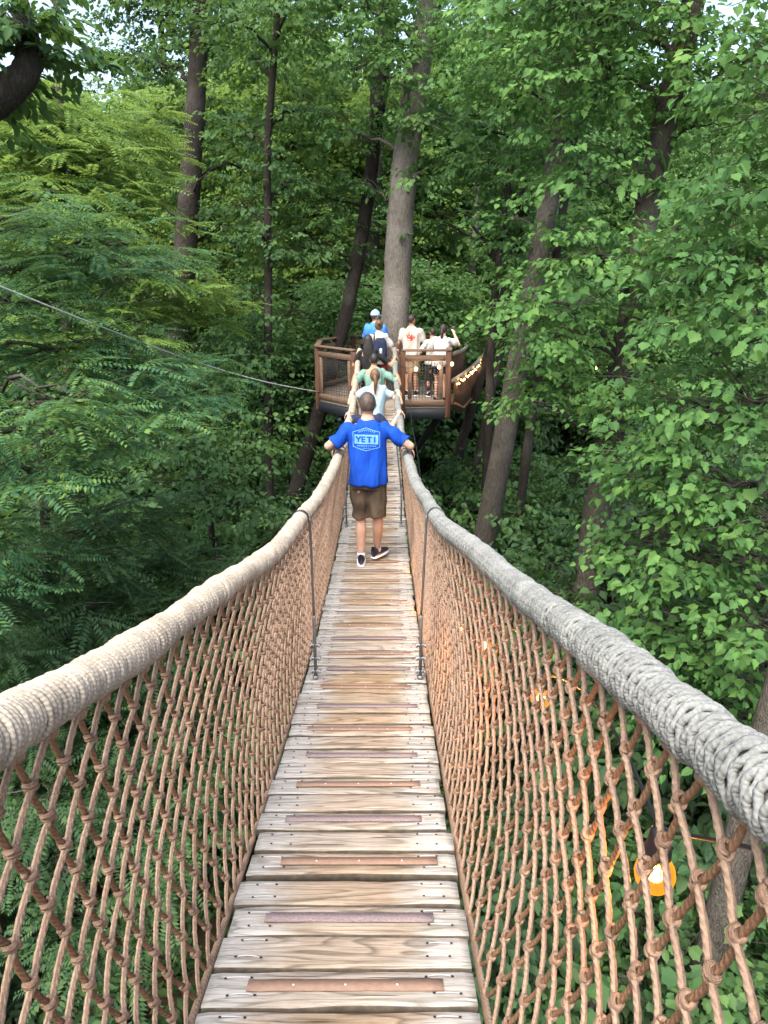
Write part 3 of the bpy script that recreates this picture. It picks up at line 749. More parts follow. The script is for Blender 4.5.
def tree(name, label, trunk, r0, r1, clumps, kind, leafm, barkm, seed, dens=26, cat='tree', group=None, scale=1.0, limbs=True, layer=.32, twigs=0, extra=None, part_names=('trunk','branches','crown')):
    rng=np.random.default_rng(seed); trunk=np.array(trunk,float)
    # smooth the trunk line
    t=np.linspace(0,len(trunk)-1,max(24,len(trunk)*6)); tp=np.stack([np.interp(t,np.arange(len(trunk)),trunk[:,c]) for c in range(3)],-1)
    for _ in range(3):
        q=tp.copy(); q[1:-1]=(tp[:-2]+2*tp[1:-1]+tp[2:])/4; tp=q
    tp[1:-1,:2]+=np.cumsum(rng.normal(0,.004,(len(tp)-2,2)),0)*.6
    root=empty(name,tp[0],label,cat,group)
    rr=np.linspace(r0,r1,len(tp)); rr[:3]*=np.array([1.5,1.2,1.07])
    nb=NB(); sides=14 if r0>.12 else 8
    tube(nb,tp,rr,sides,rnd=.025,rng=rng); lb=nb; nl=0; cr=NB()
    for (c,rad) in clumps:
        c=np.array(c,float); rad=np.array(rad,float)
        if limbs:
            # limb leaves the trunk somewhat below the clump
            dz=tp[:,2]-(c[2]-.35*np.linalg.norm(c[:2]-tp[len(tp)//2,:2])-.2); k=int(np.argmin(np.abs(dz)+.3*np.linalg.norm(tp[:,:2]-c[:2],axis=1)))
            k=min(k,len(tp)-2); L=np.linalg.norm(c-tp[k])
            P=curve(tp[k],c,.08*L,8,rng,.06); ra=min(rr[k]*.55,.018*L+.02); tube(lb,P,np.linspace(ra,.012,8),6); nl+=1
            for q in range(5 if rad[0]>.5 else 3):
                e,_=clump_points(c,rad*.95,1,rng,0); s=P[rng.integers(4,8)]
                tube(lb,curve(s,e[0],.02,5,rng,.08),np.linspace(.4*ra,.005,5),4)
        n=int(dens*(rad[0]*rad[1]+rad[0]*rad[2]*1.4)/scale**2)+3
        pts,az=clump_points(c,rad,n,rng,layer)
        ok=~keepout(pts+0); pts=pts[ok]; az=az[ok]; n=len(pts)
        if n==0: continue
        scatter(cr,kind,pts,az-math.pi/2+rng.normal(0,.6,n),rng.normal(-.12,.25,n),rng.normal(0,.22,n),scale*rng.uniform(.75,1.2,n),rng)
        if twigs:
            for q in range(0,n,twigs):
                d=np.array([math.cos(az[q]),math.sin(az[q]),.1]); p=pts[q]
                tube(lb,[p-d*.35-np.array([0,0,.06]),p,p+d*.3*scale-np.array([0,0,.03])],[.006,.004,.002],3,cap=False)
    if extra: 
        for P,ra,rb in extra: tube(lb,curve(P[0],P[1],P[2] if len(P)>2 else 0,10,rng,.05),np.linspace(ra,rb,10),7); nl+=1
    lb.obj(part_names[0],[M[barkm]],root,True)
    if cr.n: cr.obj(part_names[2],[M[leafm]],root)
    return root

def auto_clumps(axis, zlo, zhi, Rmax, n, size, rng, flat=.5, top=True):
    """axis: function z->(x,y)"""
    out=[]
    for k in range(n):
        u=(k+.5)/n; z=zlo+(zhi-zlo)*u; a=k*2.4+rng.uniform(-.5,.5)
        env=math.sin(math.pi*min(1,.15+.85*u))**.6 if top else 1
        d=Rmax*rng.uniform(.25,1)*env; x,y=axis(z); s=size*rng.uniform(.75,1.25)
        out.append(((x+d*math.cos(a),y+d*math.sin(a),z),(s,s,s*flat)))
    return out
def trunk_from(pix, Y, zbase=None, dY=0, top=None):
    """trunk line through points seen in the photograph, all at about distance Y, carried down to the ground"""
    P=[at(px,py,Y+dY*i) for i,(px,py) in enumerate(pix)]
    P.sort(key=lambda p:p[2]); P=np.array(P)
    d=(P[1]-P[0])/(P[1][2]-P[0][2]); d=d*np.array([.6,.6,1])
    zb=float(ground(P[0][0],P[0][1]))-.2
    base=P[0]+d*(zb-P[0][2])
    P=np.concatenate([[base],P]); 
    if top is not None: d=(P[-1]-P[-2])/(P[-1][2]-P[-2][2]); P=np.concatenate([P,[P[-1]+d*(top-P[-1][2])]])
    return P
def axis_of(P):
    return lambda z:(np.interp(z,P[:,2],P[:,0]),np.interp(z,P[:,2],P[:,1]))

R_=np.random.default_rng(77)
# --- the big trunk through the platform
P=trunk_from([(385,430),(394,345),(399,240),(406,150),(416,80),(431,0)],16.9,top=24)
ax=axis_of(P)
tree('broadleaf_tree','tall thick grey trunk rising through the middle of the platform',P,.35,.20,
     [(at(365,60,16.5),(1.4,1.4,.6)),(at(450,40,17.5),(1.6,1.4,.8)),(at(395,120,18.2),(.9,.9,.4)),(at(422,120,16.1),(.6,.6,.3)),(at(405,75,16),(.6,.6,.3)),(at(418,175,16.2),(.35,.35,.2)),(at(345,130,17.2),(1.3,1.2,.6)),(at(365,185,17.8),(.8,.8,.4)),(at(425,185,17.8),(.5,.5,.25)),(at(350,0,16),(1.6,1.6,.9)),(at(470,-20,17),(1.8,1.8,1)),(at(410,-60,17),(2,2,1))],
     'maple','far','bark_grey',1,dens=30,scale=1.05)
# --- left dark trunk
P=trunk_from([(172,372),(183,280),(187,220),(193,140),(198,50),(202,-30)],19.5,top=24)
tree('broadleaf_tree','dark thick trunk in the left half of the woods, left of the platform',P,.36,.15,
     [(at(150,62,20.8),(.9,1.1,.4)),(at(240,40,20.5),(1.5,1.5,.7)),(at(222,115,20.8),(1.1,1.1,.5)),(at(150,130,20.5),(1.1,1.1,.5)),(at(240,160,20.5),(1.2,1.2,.5)),(at(155,200,20.6),(.9,.9,.5)),(at(228,225,20.5),(1.1,1.2,.5)),(at(205,-20,19.5),(1.6,2,.8)),(at(205,175,18.8),(.35,.35,.2)),(at(228,285,20.3),(.9,.9,.4)),(at(140,265,20.3),(1.0,1.1,.5))],
     'oval','dark','bark_dark',2,dens=28,scale=1.1)
# --- thin dark trunk right of it
P=trunk_from([(268,400),(268,300),(267,150),(274,60),(280,-20)],16.5,top=22)
tree('broadleaf_tree','thin straight dark trunk with drooping layered foliage just left of the platform',P,.10,.05,
     [(at(255,60,17.6),(1.2,1.2,.45)),(at(300,110,17.3),(1.0,1.1,.4)),(at(245,130,17.5),(1.0,1.1,.4)),(at(295,180,17.2),(1.1,1.2,.4)),(at(240,205,17.3),(.9,1.0,.35)),(at(290,250,17),(1.0,1.1,.4)),(at(245,290,17.1),(.9,.9,.4)),(at(272,150,16.0),(.4,.4,.2)),(at(262,235,16),(.45,.4,.2)),(at(295,310,16.8),(.9,.9,.4)),(at(240,350,16.5),(1.2,1.1,.5)),(at(290,0,16),(1.5,1.5,.7)),(at(225,10,16),(1.4,1.3,.7)),(at(270,380,16.2),(1.0,1.0,.4))],
     'maple','dark','bark_dark',3,dens=28,scale=1.0)
# --- trunk behind the platform left of the main one
P=trunk_from([(368,330),(371,250),(376,150),(380,60),(384,0)],25,top=26)
tree('broadleaf_tree','dark trunk standing just behind and left of the big platform trunk',P,.28,.2,
     [(at(345,40,24),(2,2,1)),(at(350,215,24.4),(1.2,1,.5)),(at(405,200,25.5),(1.3,1.2,.6)),(at(340,290,24.5),(1.4,1.3,.6))],'oval','far','bark_dark',4,scale=1.2)
# --- leaning trunk below the left of the platform
P=trunk_from([(286,522),(302,470),(318,420),(335,360),(350,300),(366,215),(378,120)],17.9,top=19)
tree('broadleaf_tree','leaning bare trunk seen beneath the left corner of the platform',P,.20,.13,
     [(at(345,260,18.4),(.9,.9,.4)),(at(330,200,18.2),(1.0,1.0,.5)),(at(305,240,18),(1.0,.9,.4))],'oval','dark','bark_dark',5,scale=1.15)
# --- right tree A
P=trunk_from([(481,556),(496,485),(514,385),(530,305),(548,205),(566,110),(584,20)],14.6,top=22)
tree('broadleaf_tree','leaning grey trunk right of the platform, left of the two large right hand trunks',P,.26,.14,
     [(at(580,235,15.4),(.9,1.0,.35)),(at(505,215,15.3),(.8,.9,.35)),(at(535,150,15.6),(1.0,1.0,.45)),(at(595,110,15),(1.2,1.2,.5)),(at(520,90,14.3),(1.3,1.3,.6)),(at(560,30,14),(1.6,1.6,.8)),(at(500,10,14.5),(1.5,1.5,.8)),(at(580,300,14),(.8,.8,.4)),(at(600,-30,14),(1.8,1.8,.9)),(at(545,350,14.8),(.7,.7,.3))],
     'maple','maple','bark_brown',6,dens=30,scale=.98)
# --- right tree B
P=trunk_from([(578,645),(597,520),(611,440),(630,330),(646,220),(664,130),(690,20)],10.8,top=19)
cl=[(at(620,380,10.2),(.75,.75,.35)),(at(570,330,10.4),(.9,.9,.4)),(at(535,300,10.8),(.7,.7,.3)),(at(600,255,10),(1.0,.9,.4)),(at(672,300,10.3),(.8,.8,.35)),(at(715,230,10.2),(.9,.9,.4)),(at(612,150,11.7),(.8,.8,.4)),(at(590,175,10.6),(.9,.9,.4)),(at(715,110,11),(.9,1.0,.4)),(at(610,70,10.5),(1.2,1.1,.6)),(at(680,20,10.3),(1.4,1.3,.7)),(at(750,60,10.5),(1.0,1.1,.45)),(at(560,0,11),(1.3,1.2,.7)),(at(640,-50,10.5),(1.5,1.5,.8)),(at(560,385,10.5),(.6,.6,.3)),(at(640,420,10.4),(.5,.5,.25)),(at(530,400,11.5),(.45,.45,.2))]
tree('maple_tree','large leaning trunk right of the bridge with bright lobed leaves',P,.235,.13,cl,'maple','maple','bark_brown',7,dens=40,scale=.92,twigs=3,
     extra=[((at(640,290,10.8),at(700,215,10.2),.2),.05,.02)])
# --- near maple on the right: fills the right edge
P=trunk_from([(842,900),(850,500),(858,200)],6.9,top=13.5)
cl=[(at(690,470,7.4),(.8,.8,.4)),(at(740,400,7.2),(.9,.9,.45)),(at(700,560,7),(.75,.75,.35)),(at(760,520,6.8),(.7,.7,.35)),(at(660,610,7.2),(.6,.6,.3)),(at(725,640,6.6),(.65,.65,.3)),(at(640,540,7.8),(.55,.55,.3)),(at(765,620,6.3),(.5,.5,.3)),(at(680,400,7.8),(.7,.7,.35)),(at(760,310,7.2),(.9,.9,.45)),(at(720,250,7.6),(.8,.8,.4)),(at(775,190,7.3),(.8,.8,.4)),(at(740,700,6.4),(.5,.5,.3)),(at(670,670,7.0),(.5,.5,.25)),(at(800,80,7.3),(.9,.9,.5)),(at(640,460,8.6),(.6,.6,.3)),(at(620,640,7.8),(.45,.45,.25)),(at(690,730,6.6),(.5,.5,.25))]
tree('maple_tree','near leafy tree with broad lobed leaves filling the right edge',P,.14,.05,cl,'maple','maple','bark_brown',8,dens=50,scale=.95,twigs=2)
# --- lower right shrub-maple further down
P=trunk_from([(640,1000),(660,800),(670,640)],8.6,top=8.0)
cl=[(at(640,700,8.6),(.9,.9,.4)),(at(720,780,8.2),(1,.9,.5)),(at(600,740,9),(.8,.8,.4)),(at(700,880,7.6),(.9,.9,.5)),(at(560,700,9.8),(.7,.7,.4)),(at(640,820,8.4),(.9,.9,.5)),(at(760,900,7.2),(.8,.8,.5)),(at(570,610,10.6),(.7,.7,.35)),(at(600,580,11.2),(.7,.7,.35))]
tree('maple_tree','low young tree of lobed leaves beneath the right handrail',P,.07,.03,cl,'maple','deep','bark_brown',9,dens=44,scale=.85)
# --- grey trunk low at the right, seen through the net
P=np.array([at(672,1090,4.6),at(700,1000,4.9),at(742,830,5.3),(at(775,700,5.6)),at(800,600,5.9)]); P=P[np.argsort(P[:,2])]
d=(P[1]-P[0])/(P[1][2]-P[0][2]); P=np.concatenate([[P[0]+d*(float(ground(P[0][0],P[0][1]))-.3-P[0][2])],P,[P[-1]+(P[-1]-P[-2])*2.5]])
tree('broadleaf_tree','grey leaning trunk low at the right edge, seen through the rope net',P,.15,.10,[],'maple','maple','bark_brown',10)
# --- small forked dark tree
P=trunk_from([(488,420),(491,340),(497,270),(505,205),(512,150)],17.6,top=17)
tree('broadleaf_tree','small dark forked tree with bare arching limbs right of the platform',P,.11,.05,
     [(at(445,225,17.5),(.8,.7,.3)),(at(530,240,17.6),(.8,.8,.35)),(at(490,160,17.4),(1.2,1.1,.5)),(at(455,120,17.8),(1.2,1.1,.5)),(at(520,110,17.6),(1.1,1,.5))],'oval','far','bark_dark',11,scale=1.3,
     extra=[((at(495,262,17.6),at(436,215,17.2),.35),.045,.015),((at(499,250,17.6),at(528,180,17.8),-.1),.05,.02)])
# --- slim trunks under and right of the platform
for k,(pix,Y,r,lab) in enumerate([([(451,505),(460,450),(474,400),(499,320),(515,240)],19.5,.15,'slim trunk beneath the right side of the platform, leftmost of the three there'),
     ([(467,525),(475,470),(486,420),(506,330),(518,260)],18.5,.11,'thin dark trunk just right of the slim one beneath the platform'),
     ([(511,585),(519,510),(528,440),(540,360)],16.0,.13,'short dark trunk rising behind the leaning grey trunk at right')]):
    P=trunk_from(pix,Y,top=15)
    tree('broadleaf_tree',lab,P,r,r*.6,[(at(pix[-1][0]+10,pix[-1][1]-40,Y),(1.2,1.2,.5)),(at(pix[-1][0]-15,pix[-1][1]-90,Y+.5),(1.3,1.3,.6))],'oval','far','bark_dark',20+k,scale=1.15)
P=trunk_from([(467,330),(472,260),(478,190),(484,100)],27,top=22)
tree('broadleaf_tree','straight pale grey trunk far behind the small forked tree',P,.18,.12,[(at(470,80,27),(2,2,1)),(at(440,150,27),(1.4,1.4,.7))],'far','far','bark_grey',24,scale=1.15)

# --- left: pinnate leaved trees, near
P=trunk_from([(-130,700),(-120,500),(-110,300),(-100,120)],8.2,top=15.5)
cl=[(at(40,395,6.8),(.85,.8,.22)),(at(100,430,7.1),(.75,.7,.2)),(at(30,470,6.6),(.8,.7,.22)),(at(150,395,8.4),(.8,.7,.2)),(at(60,350,8.0),(1,.9,.25)),(at(15,300,7.6),(.8,.8,.25)),(at(60,255,8.4),(1,.9,.25)),(at(110,245,9.2),(.8,.8,.2)),(at(30,215,8.6),(.9,.9,.25)),(at(150,370,9.2),(.9,.8,.2)),(at(-30,560,6.4),(.9,.8,.3))]
tree('locust_tree','near tree with bright feathery leaf sprays reaching in from the left edge',P,.14,.06,cl,'locust','locust','bark_brown',30,dens=40,scale=.95,layer=.28,twigs=4)
P=trunk_from([(60,900),(55,760),(50,640)],8.4,top=8.6)
cl=[(at(40,560,7.6),(1,.9,.3)),(at(110,520,8.2),(.9,.9,.25)),(at(150,580,8),(.8,.8,.25)),(at(70,640,7.2),(.9,.8,.3)),(at(20,700,6.8),(.8,.8,.3)),(at(160,640,7.4),(.6,.6,.25)),(at(200,560,8.8),(.7,.7,.25)),(at(0,620,7),(.8,.8,.3)),(at(120,700,7.2),(.7,.7,.3)),(at(50,800,6.4),(.8,.8,.3)),(at(150,820,6.4),(.8,.8,.3)),(at(90,930,5.8),(.7,.7,.3)),(at(200,740,7),(.7,.7,.3))]
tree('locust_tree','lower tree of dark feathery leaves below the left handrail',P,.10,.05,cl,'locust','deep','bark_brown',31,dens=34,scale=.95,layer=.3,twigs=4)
P=trunk_from([(215,620),(212,560),(210,500)],11.5)
cl=[(at(180,480,11),(1,.9,.35)),(at(240,500,11.2),(1,.9,.35)),(at(220,560,10.6),(1,.9,.35)),(at(270,560,10.8),(.7,.7,.3)),(at(190,430,11.8),(1,1,.35)),(at(250,440,12),(1,.9,.35)),(at(160,540,10.2),(.8,.8,.3)),(at(230,620,9.8),(.9,.9,.35)),(at(300,600,10.8),(.5,.5,.25))]
tree('locust_tree','dark leafy tree filling the gap between the left handrail and the platform',P,.09,.04,cl,'maple','dark','bark_dark',32,dens=36,scale=.95)
# light green tree further up at the left
P=trunk_from([(70,420),(66,300),(62,180)],14.5,top=15)
cl=[(at(40,130,14),(1.4,1.3,.5)),(at(95,120,14.5),(1.1,1.1,.4)),(at(75,175,13.8),(1.5,1.3,.5)),(at(20,190,13.5),(1.3,1.2,.5)),(at(115,215,14),(1.1,1,.4)),(at(60,235,13.5),(1.3,1.2,.45)),(at(130,280,14),(1.1,1.1,.4)),(at(100,160,15),(1.1,1.1,.4)),(at(10,110,14),(1.2,1.2,.45)),(at(100,330,13.5),(1.1,1.1,.4)),(at(160,320,15),(1,1,.4)),(at(135,150,16),(1,1,.4)),(at(200,300,15.5),(.9,.9,.4))]
tree('locust_tree','pale yellow green feathery tree in the upper left behind the near sprays',P,.13,.05,cl,'locust','lime','bark_brown',33,dens=34,scale=1.25,layer=.35)
# top-left overhanging bough
P=np.array([at(-420,900,6.2),at(-300,400,6.4),at(-180,200,6.5),at(-60,130,6.5),at(0,98,6.5),at(28,72,6.6),at(30,40,6.7),at(20,5,6.8),at(10,-60,6.9)]); P[0,2]=float(ground(P[0,0],P[0,1]))-.3
cl=[(at(15,40,6.8),(.34,.4,.2)),(at(62,55,7),(.25,.25,.12)),(at(10,10,6.8),(.4,.4,.2)),(at(-20,70,6.7),(.4,.4,.2))]
tree('broadleaf_tree','bent dark bough with hanging leaves in the top left corner',P,.2,.05,cl,'oval','dark','bark_dark',34,dens=60,scale=.85)

# --- background woods: individuals that share meshes
def proto(seed, H, kind='far', leafm='far', bark='bark_grey', size=2.0, Rm=3.0, ncl=15, zlo=.28, r0=.22):
    rng=np.random.default_rng(seed); lean=rng.uniform(-.03,.09)
    P=np.array([[0,0,-.5],[lean*H*.3,0,H*.3],[lean*H*.7,.02*H,H*.7],[lean*H*1.0,.03*H,H]])
    return P,auto_clumps(axis_of(P),H*zlo,H*.97,Rm,ncl,size,rng,.5)
def build_proto(label,seed,**kw):
    P,cl=proto(seed,**{k:v for k,v in kw.items() if k in('H','size','Rm','ncl','zlo')})
    off=np.array([0,400.0,0])        # built clear of the bridge keep-out, then moved
    t=tree('broadleaf_tree',label,P+off,kw.get('r0',.22),.06,[(np.array(c)+off,r) for c,r in cl],'far',kw.get('leafm','far'),kw.get('bark','bark_grey'),seed,dens=kw.get('dens',15),group=kw['group'],scale=kw.get('scale',1.2),layer=.5)
    return t
def copy_tree(o,parent=None):
    c=o.copy(); C.objects.link(c); c.parent=parent
    for ch in list(o.children): copy_tree(ch,c)
    return c
GB='trees of the woods behind the platform'
labs=['tall broadleaf tree in the dense woods behind the platform','slender darker tree in the dense woods behind the platform','light green leafy tree in the woods behind the platform','bushy low crowned tree in the woods behind the platform']
protos=[build_proto(labs[0],101,H=17,size=2.3,Rm=3.3,ncl=17,group=GB,leafm='far'),
        build_proto(labs[1],102,H=19,size=2.0,Rm=2.6,ncl=17,group='slender darker trees of the woods',leafm='dark',bark='bark_dark'),
        build_proto(labs[2],103,H=15,size=2.2,Rm=3.2,ncl=16,group='light green trees of the woods',leafm='lime',bark='bark_brown'),
        build_proto(labs[3],104,H=11,size=2.0,Rm=3.0,ncl=15,zlo=.08,group='low crowned trees of the woods',leafm='far',bark='bark_brown')]
used=[False]*4
spots=[]
rs=random.Random(8)
for row,(Yr,stp,jit) in enumerate([(22.5,4.6,1.2),(28,4.6,1.6),(34,5.0,2),(41,5.5,2.5),(49,6.0,3),(58,7,3)]):
    half=Yr*.56+5; x=-half
    while x<half:
        spots.append((x+rs.uniform(-1,1)*1.3,Yr+rs.uniform(-jit,jit),row)); x+=stp
for (x,y,row) in spots:
    # gaps kept: the far bridge, and the openings of sky
    u=x/y
    if row==0 and (-3<x<6.5 or rs.random()<.3): continue
    if row==1 and abs(u)<.1: continue
    k=rs.choice([0,1,2,3,2,3] if row<2 else [0,2,0,1,2])
    if row==2 and abs(u)<.12: k=2
    if abs(u+.42)<(.16 if row else .1) or abs(u+.072)<.09 or abs(u-.40)<(.12 if row>1 else .06): k=3
    o=protos[k] if not used[k] else copy_tree(protos[k]); used[k]=True
    s=rs.uniform(.85,1.15)*(.78 if row<2 else .9); o.location=(x,y,float(ground(x,y))); o.rotation_euler=(0,0,rs.uniform(-.6,.6)+(0 if rs.random()<.5 else math.pi*.12)); o.scale=(s,s,s)
for (x,y,s,k) in [(-4.2,22.5,.55,3),(-1.2,23.5,.62,3),(1.9,24.5,.66,3),(.4,27.5,.8,2),(5.4,24,.6,3),(3.3,28.5,.85,3),(-2.8,27.5,.85,2),(7.2,21,.6,3),(0,32,1.0,3),(-3.5,33,.9,2),(4.5,33,.9,2)]:
    o=copy_tree(protos[k]); o.location=(x,y,float(ground(x,y))); o.rotation_euler=(0,0,x*1.7); o.scale=(s*1.1,s*1.1,s)
# --- understory shrubs
def build_shrub(label,seed,leafm,group,kind='oval'):
    rng=np.random.default_rng(seed); off=np.array([0,400.,0]); cl=[]
    for k in range(7):
        a=k*2.4; d=rng.uniform(.2,1.1); cl.append((np.array([d*math.cos(a),d*math.sin(a),rng.uniform(.7,2.4)])+off,(.95,.95,.5)))
    return tree('shrub',label,np.array([[0,0,-.3],[.1,0,1],[.15,.1,2.2]])+off,.05,.02,cl,kind,leafm,'bark_dark',seed,dens=26,cat='shrub',group=group,scale=.95)
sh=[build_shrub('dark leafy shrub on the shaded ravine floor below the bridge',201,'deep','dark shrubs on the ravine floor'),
    build_shrub('mid green broad leaved shrub in the understorey of the ravine',202,'dark','mid green shrubs of the understorey','maple')]
us=[False,False]
for i in range(120):
    y=rs.uniform(1.5,27); x=rs.uniform(-1,1)*(y*.55+3.5)
    if abs(x-BX)<1.6 and y<12: continue
    k=rs.randrange(2); o=sh[k] if not us[k] else copy_tree(sh[k]); us[k]=True
    s=rs.uniform(.9,1.7) if y>8 else rs.uniform(.8,1.2); o.location=(x,y,float(ground(x,y))); o.rotation_euler=(0,0,rs.uniform(0,6.28)); o.scale=(s,s,s*1.1)
# --- ground cover and far wood: uncountable masses
nb=NB(); n=5200; r=np.random.default_rng(9)
gy_=r.uniform(-3,34,n); gx_=r.uniform(-1,1,n)*(np.abs(gy_)*.6+6); gz=ground(gx_,gy_)+r.uniform(.05,.7,n)
scatter(nb,'oval',np.stack([gx_,gy_,gz],-1),r.uniform(0,6.28,n),r.normal(0,.25,n),r.normal(0,.25,n),r.uniform(.9,1.7,n),r)
tag(nb.obj('ground_cover',[M['dark']]),'low green plants covering the ravine floor','ground cover',None,'stuff')
nb=NB(); n=9000
a=r.uniform(-.62,.62,n); d=r.uniform(66,84,n); x=np.sin(a)*d; y=np.cos(a)*d
top=7+6*np.sin(a*9+1)*.4+5*r.random(n)**.5
gz=ground(x,y)+r.uniform(0,1,n)*top
u=x/y; gap=(np.abs(u+.42)<.05)|(np.abs(u+.075)<.02)|(np.abs(u-.43)<.035); ok=~(gap&(gz>ground(x,y)+5)); x,y,gz=x[ok],y[ok],gz[ok]; n=len(x)
scatter(nb,'far',np.stack([x,y,gz],-1),r.uniform(0,6.28,n),r.normal(0,.3,n),r.normal(0,.3,n),r.uniform(4,7,n),r)
tag(nb.obj('distant_wood',[M['far']]),'far mass of woodland closing off the view','woodland',None,'stuff')
# ================================================================== PEOPLE
def clothmat(name,col,nz=.12,rough=.85,scale=7):
    m,nt,out=new_mat(name); g=G(nt); pos=g.n('NewGeometry').outputs['Position']
    t=g.n('TexNoise',Scale=scale,Detail=4.0); g.link(pos,t.inputs['Vector'])
    t2=g.n('TexNoise',Scale=400.0,Detail=1.0); g.link(pos,t2.inputs['Vector'])
    c=g.ramp(t.outputs[0],[(.3,tuple(x*(1-nz) for x in col)),(.7,tuple(min(1,x*(1+nz)) for x in col))])
    v=g.mapping(pos,(14,14,3.5)); t3=g.n('TexNoise',Scale=1.0,Detail=2.0); g.link(v,t3.inputs['Vector'])
    principled(g,out,c,rough,g.bump(t3.outputs[0],.8,.04,g.bump(t2.outputs[0],.1,.001)),.15); return m
def skinmat(name,col):
    m,nt,out=new_mat(name); g=G(nt); t=g.n('TexNoise',Scale=14.0,Detail=4.0); g.link(g.n('NewGeometry').outputs['Position'],t.inputs['Vector'])
    c=g.ramp(t.outputs[0],[(.3,tuple(x*.88 for x in col)),(.7,(min(1,col[0]*1.08),col[1]*1.05,col[2]*1.04))])
    b=principled(g,out,c,.55,None,.35); b.inputs['Subsurface Weight'].default_value=.04; b.inputs['Subsurface Radius'].default_value=(.03,.012,.006); return m
M['skin']=skinmat('fair_skin',(.33,.215,.165)); M['skin2']=skinmat('tan_skin',(.36,.20,.13)); M['skin3']=skinmat('light_skin',(.56,.36,.27))
HC={'dark':(.018,.012,.009),'brown':(.10,.055,.03),'black':(.009,.008,.008)}
def hairmat(name,col,streak=.5):
    m,nt,out=new_mat(name); g=G(nt); pos=g.n('TexCoord').outputs['Object']; v=g.mapping(pos,(70,70,12)); t=g.n('TexNoise',Scale=2.0,Detail=4.0); g.link(v,t.inputs['Vector'])
    c=g.ramp(t.outputs[0],[(.35,tuple(x*.6 for x in col)),(.7,tuple(x*(1+streak)+.01 for x in col))]); principled(g,out,c,.5,g.bump(t.outputs[0],.7,.01),.4); return m
for k,c in HC.items(): M['hair_'+k]=hairmat(k+'_hair',c)
M['hair_short']=hairmat('cropped_dark_hair',(.035,.025,.02),1.0)

def remesh(nb, name, mats, parent, voxel, smooth=4, wrinkle=None, voffset=None):
    me=nb.mesh(name+'_raw',mats,wloc(parent)); ob=bpy.data.objects.new('tmp',me); C.objects.link(ob)
    md=ob.modifiers.new('r','REMESH'); md.mode='VOXEL'; md.voxel_size=voxel; md.use_smooth_shade=True
    s=ob.modifiers.new('s','SMOOTH'); s.iterations=smooth; s.factor=.5
    dg=bpy.context.evaluated_depsgraph_get(); ev=ob.evaluated_get(dg); m2=bpy.data.meshes.new_from_object(ev); 
    bpy.data.objects.remove(ob); bpy.data.meshes.remove(me); m2.name=name
    n=len(m2.vertices)
    if wrinkle:
        co=np.empty(n*3,np.float32); m2.vertices.foreach_get('co',co); no=np.empty(n*3,np.float32); m2.vertices.foreach_get('normal',no)
        co=co.reshape(-1,3); no=no.reshape(-1,3)
        d=np.array([mnoise.noise(Vector((v[0]*wrinkle[1],v[1]*wrinkle[1],v[2]*wrinkle[2]))) for v in co]); co+=no*(d*wrinkle[0])[:,None]
        m2.vertices.foreach_set('co',co.reshape(-1)); m2.update()
    m2.polygons.foreach_set('use_smooth',np.ones(len(m2.polygons),bool))
    m2.materials.clear()
    for m in mats: m2.materials.append(m)
    o=bpy.data.objects.new(name,m2); C.objects.link(o); o.parent=parent; return o

def limb(nb,P,r):
    P=np.array(P,float)
    t=np.linspace(0,len(P)-1,len(P)*3); Q=np.stack([np.interp(t,np.arange(len(P)),P[:,c]) for c in range(3)],-1); rr=np.interp(t,np.arange(len(P)),r)
    for _ in range(1):
        q=Q.copy(); q[1:-1]=(Q[:-2]+2*Q[1:-1]+Q[2:])/4; Q=q
    tube(nb,Q,rr,12); ellipsoid(nb,P[0],(r[0],)*3,12,8); ellipsoid(nb,P[-1],(r[-1],)*3,12,8)
def loft(nb, rings, sides=28, p=2.4):
    """rings: (x,y,z,rx,ry) — superellipse cross sections"""
    rings=np.array(rings,float); t=np.linspace(0,len(rings)-1,len(rings)*5)
    # smooth interpolation
    Q=np.stack([np.interp(t,np.arange(len(rings)),rings[:,c]) for c in range(5)],-1)
    for _ in range(2):
        q=Q.copy(); q[1:-1]=(Q[:-2]+2*Q[1:-1]+Q[2:])/4; Q=q
    a=np.arange(sides)/sides*2*np.pi; ca=np.sign(np.cos(a))*np.abs(np.cos(a))**(2/p); sa=np.sign(np.sin(a))*np.abs(np.sin(a))**(2/p)
    V=np.stack([Q[:,0:1]+Q[:,3:4]*ca,Q[:,1:2]+Q[:,4:5]*sa,Q[:,2:3]+0*ca],-1)
    n=len(Q); i=np.arange(n-1)[:,None]*sides; j=np.arange(sides)[None,:]; k=(j+1)%sides
    q=np.stack([i+j,i+k,i+sides+k,i+sides+j],-1).reshape(-1,4)
    nb.add(V.reshape(-1,3),[q,np.arange(sides)[None,::-1],(np.arange(sides)+(n-1)*sides)[None,:]])

def hand_on_rail(nb, c, side, k=1.0, rad=.060):
    """palm over the top of a rail running along Y through c, fingers curling down its outer side"""
    def pt(deg,r,dy): a=math.radians(deg); return np.array([c[0]+side*r*math.cos(a),c[1]+dy,c[2]+r*math.sin(a)])
    R0=rad+.014*k
    ellipsoid(nb,pt(95,R0+.003,0),(.046*k,.044*k,.016*k),12,8)
    ellipsoid(nb,pt(70,R0+.002,0),(.030*k,.042*k,.015*k),12,8)
    for j,(dy,L) in enumerate(((-.033,.85),(-.011,.97),(.011,1.0),(.033,.92))):
        degs=[68,35,5,-28*L]; limb(nb,[pt(d_,R0-.002*i,dy*k) for i,d_ in enumerate(degs)],[.0095*k,.009*k,.0085*k,.0075*k])
    limb(nb,[pt(105,R0+.002,.03*k),pt(130,R0,.052*k),pt(160,R0-.003,.062*k),pt(185,R0-.004,.06*k)],[.013*k,.0115*k,.010*k,.0085*k])

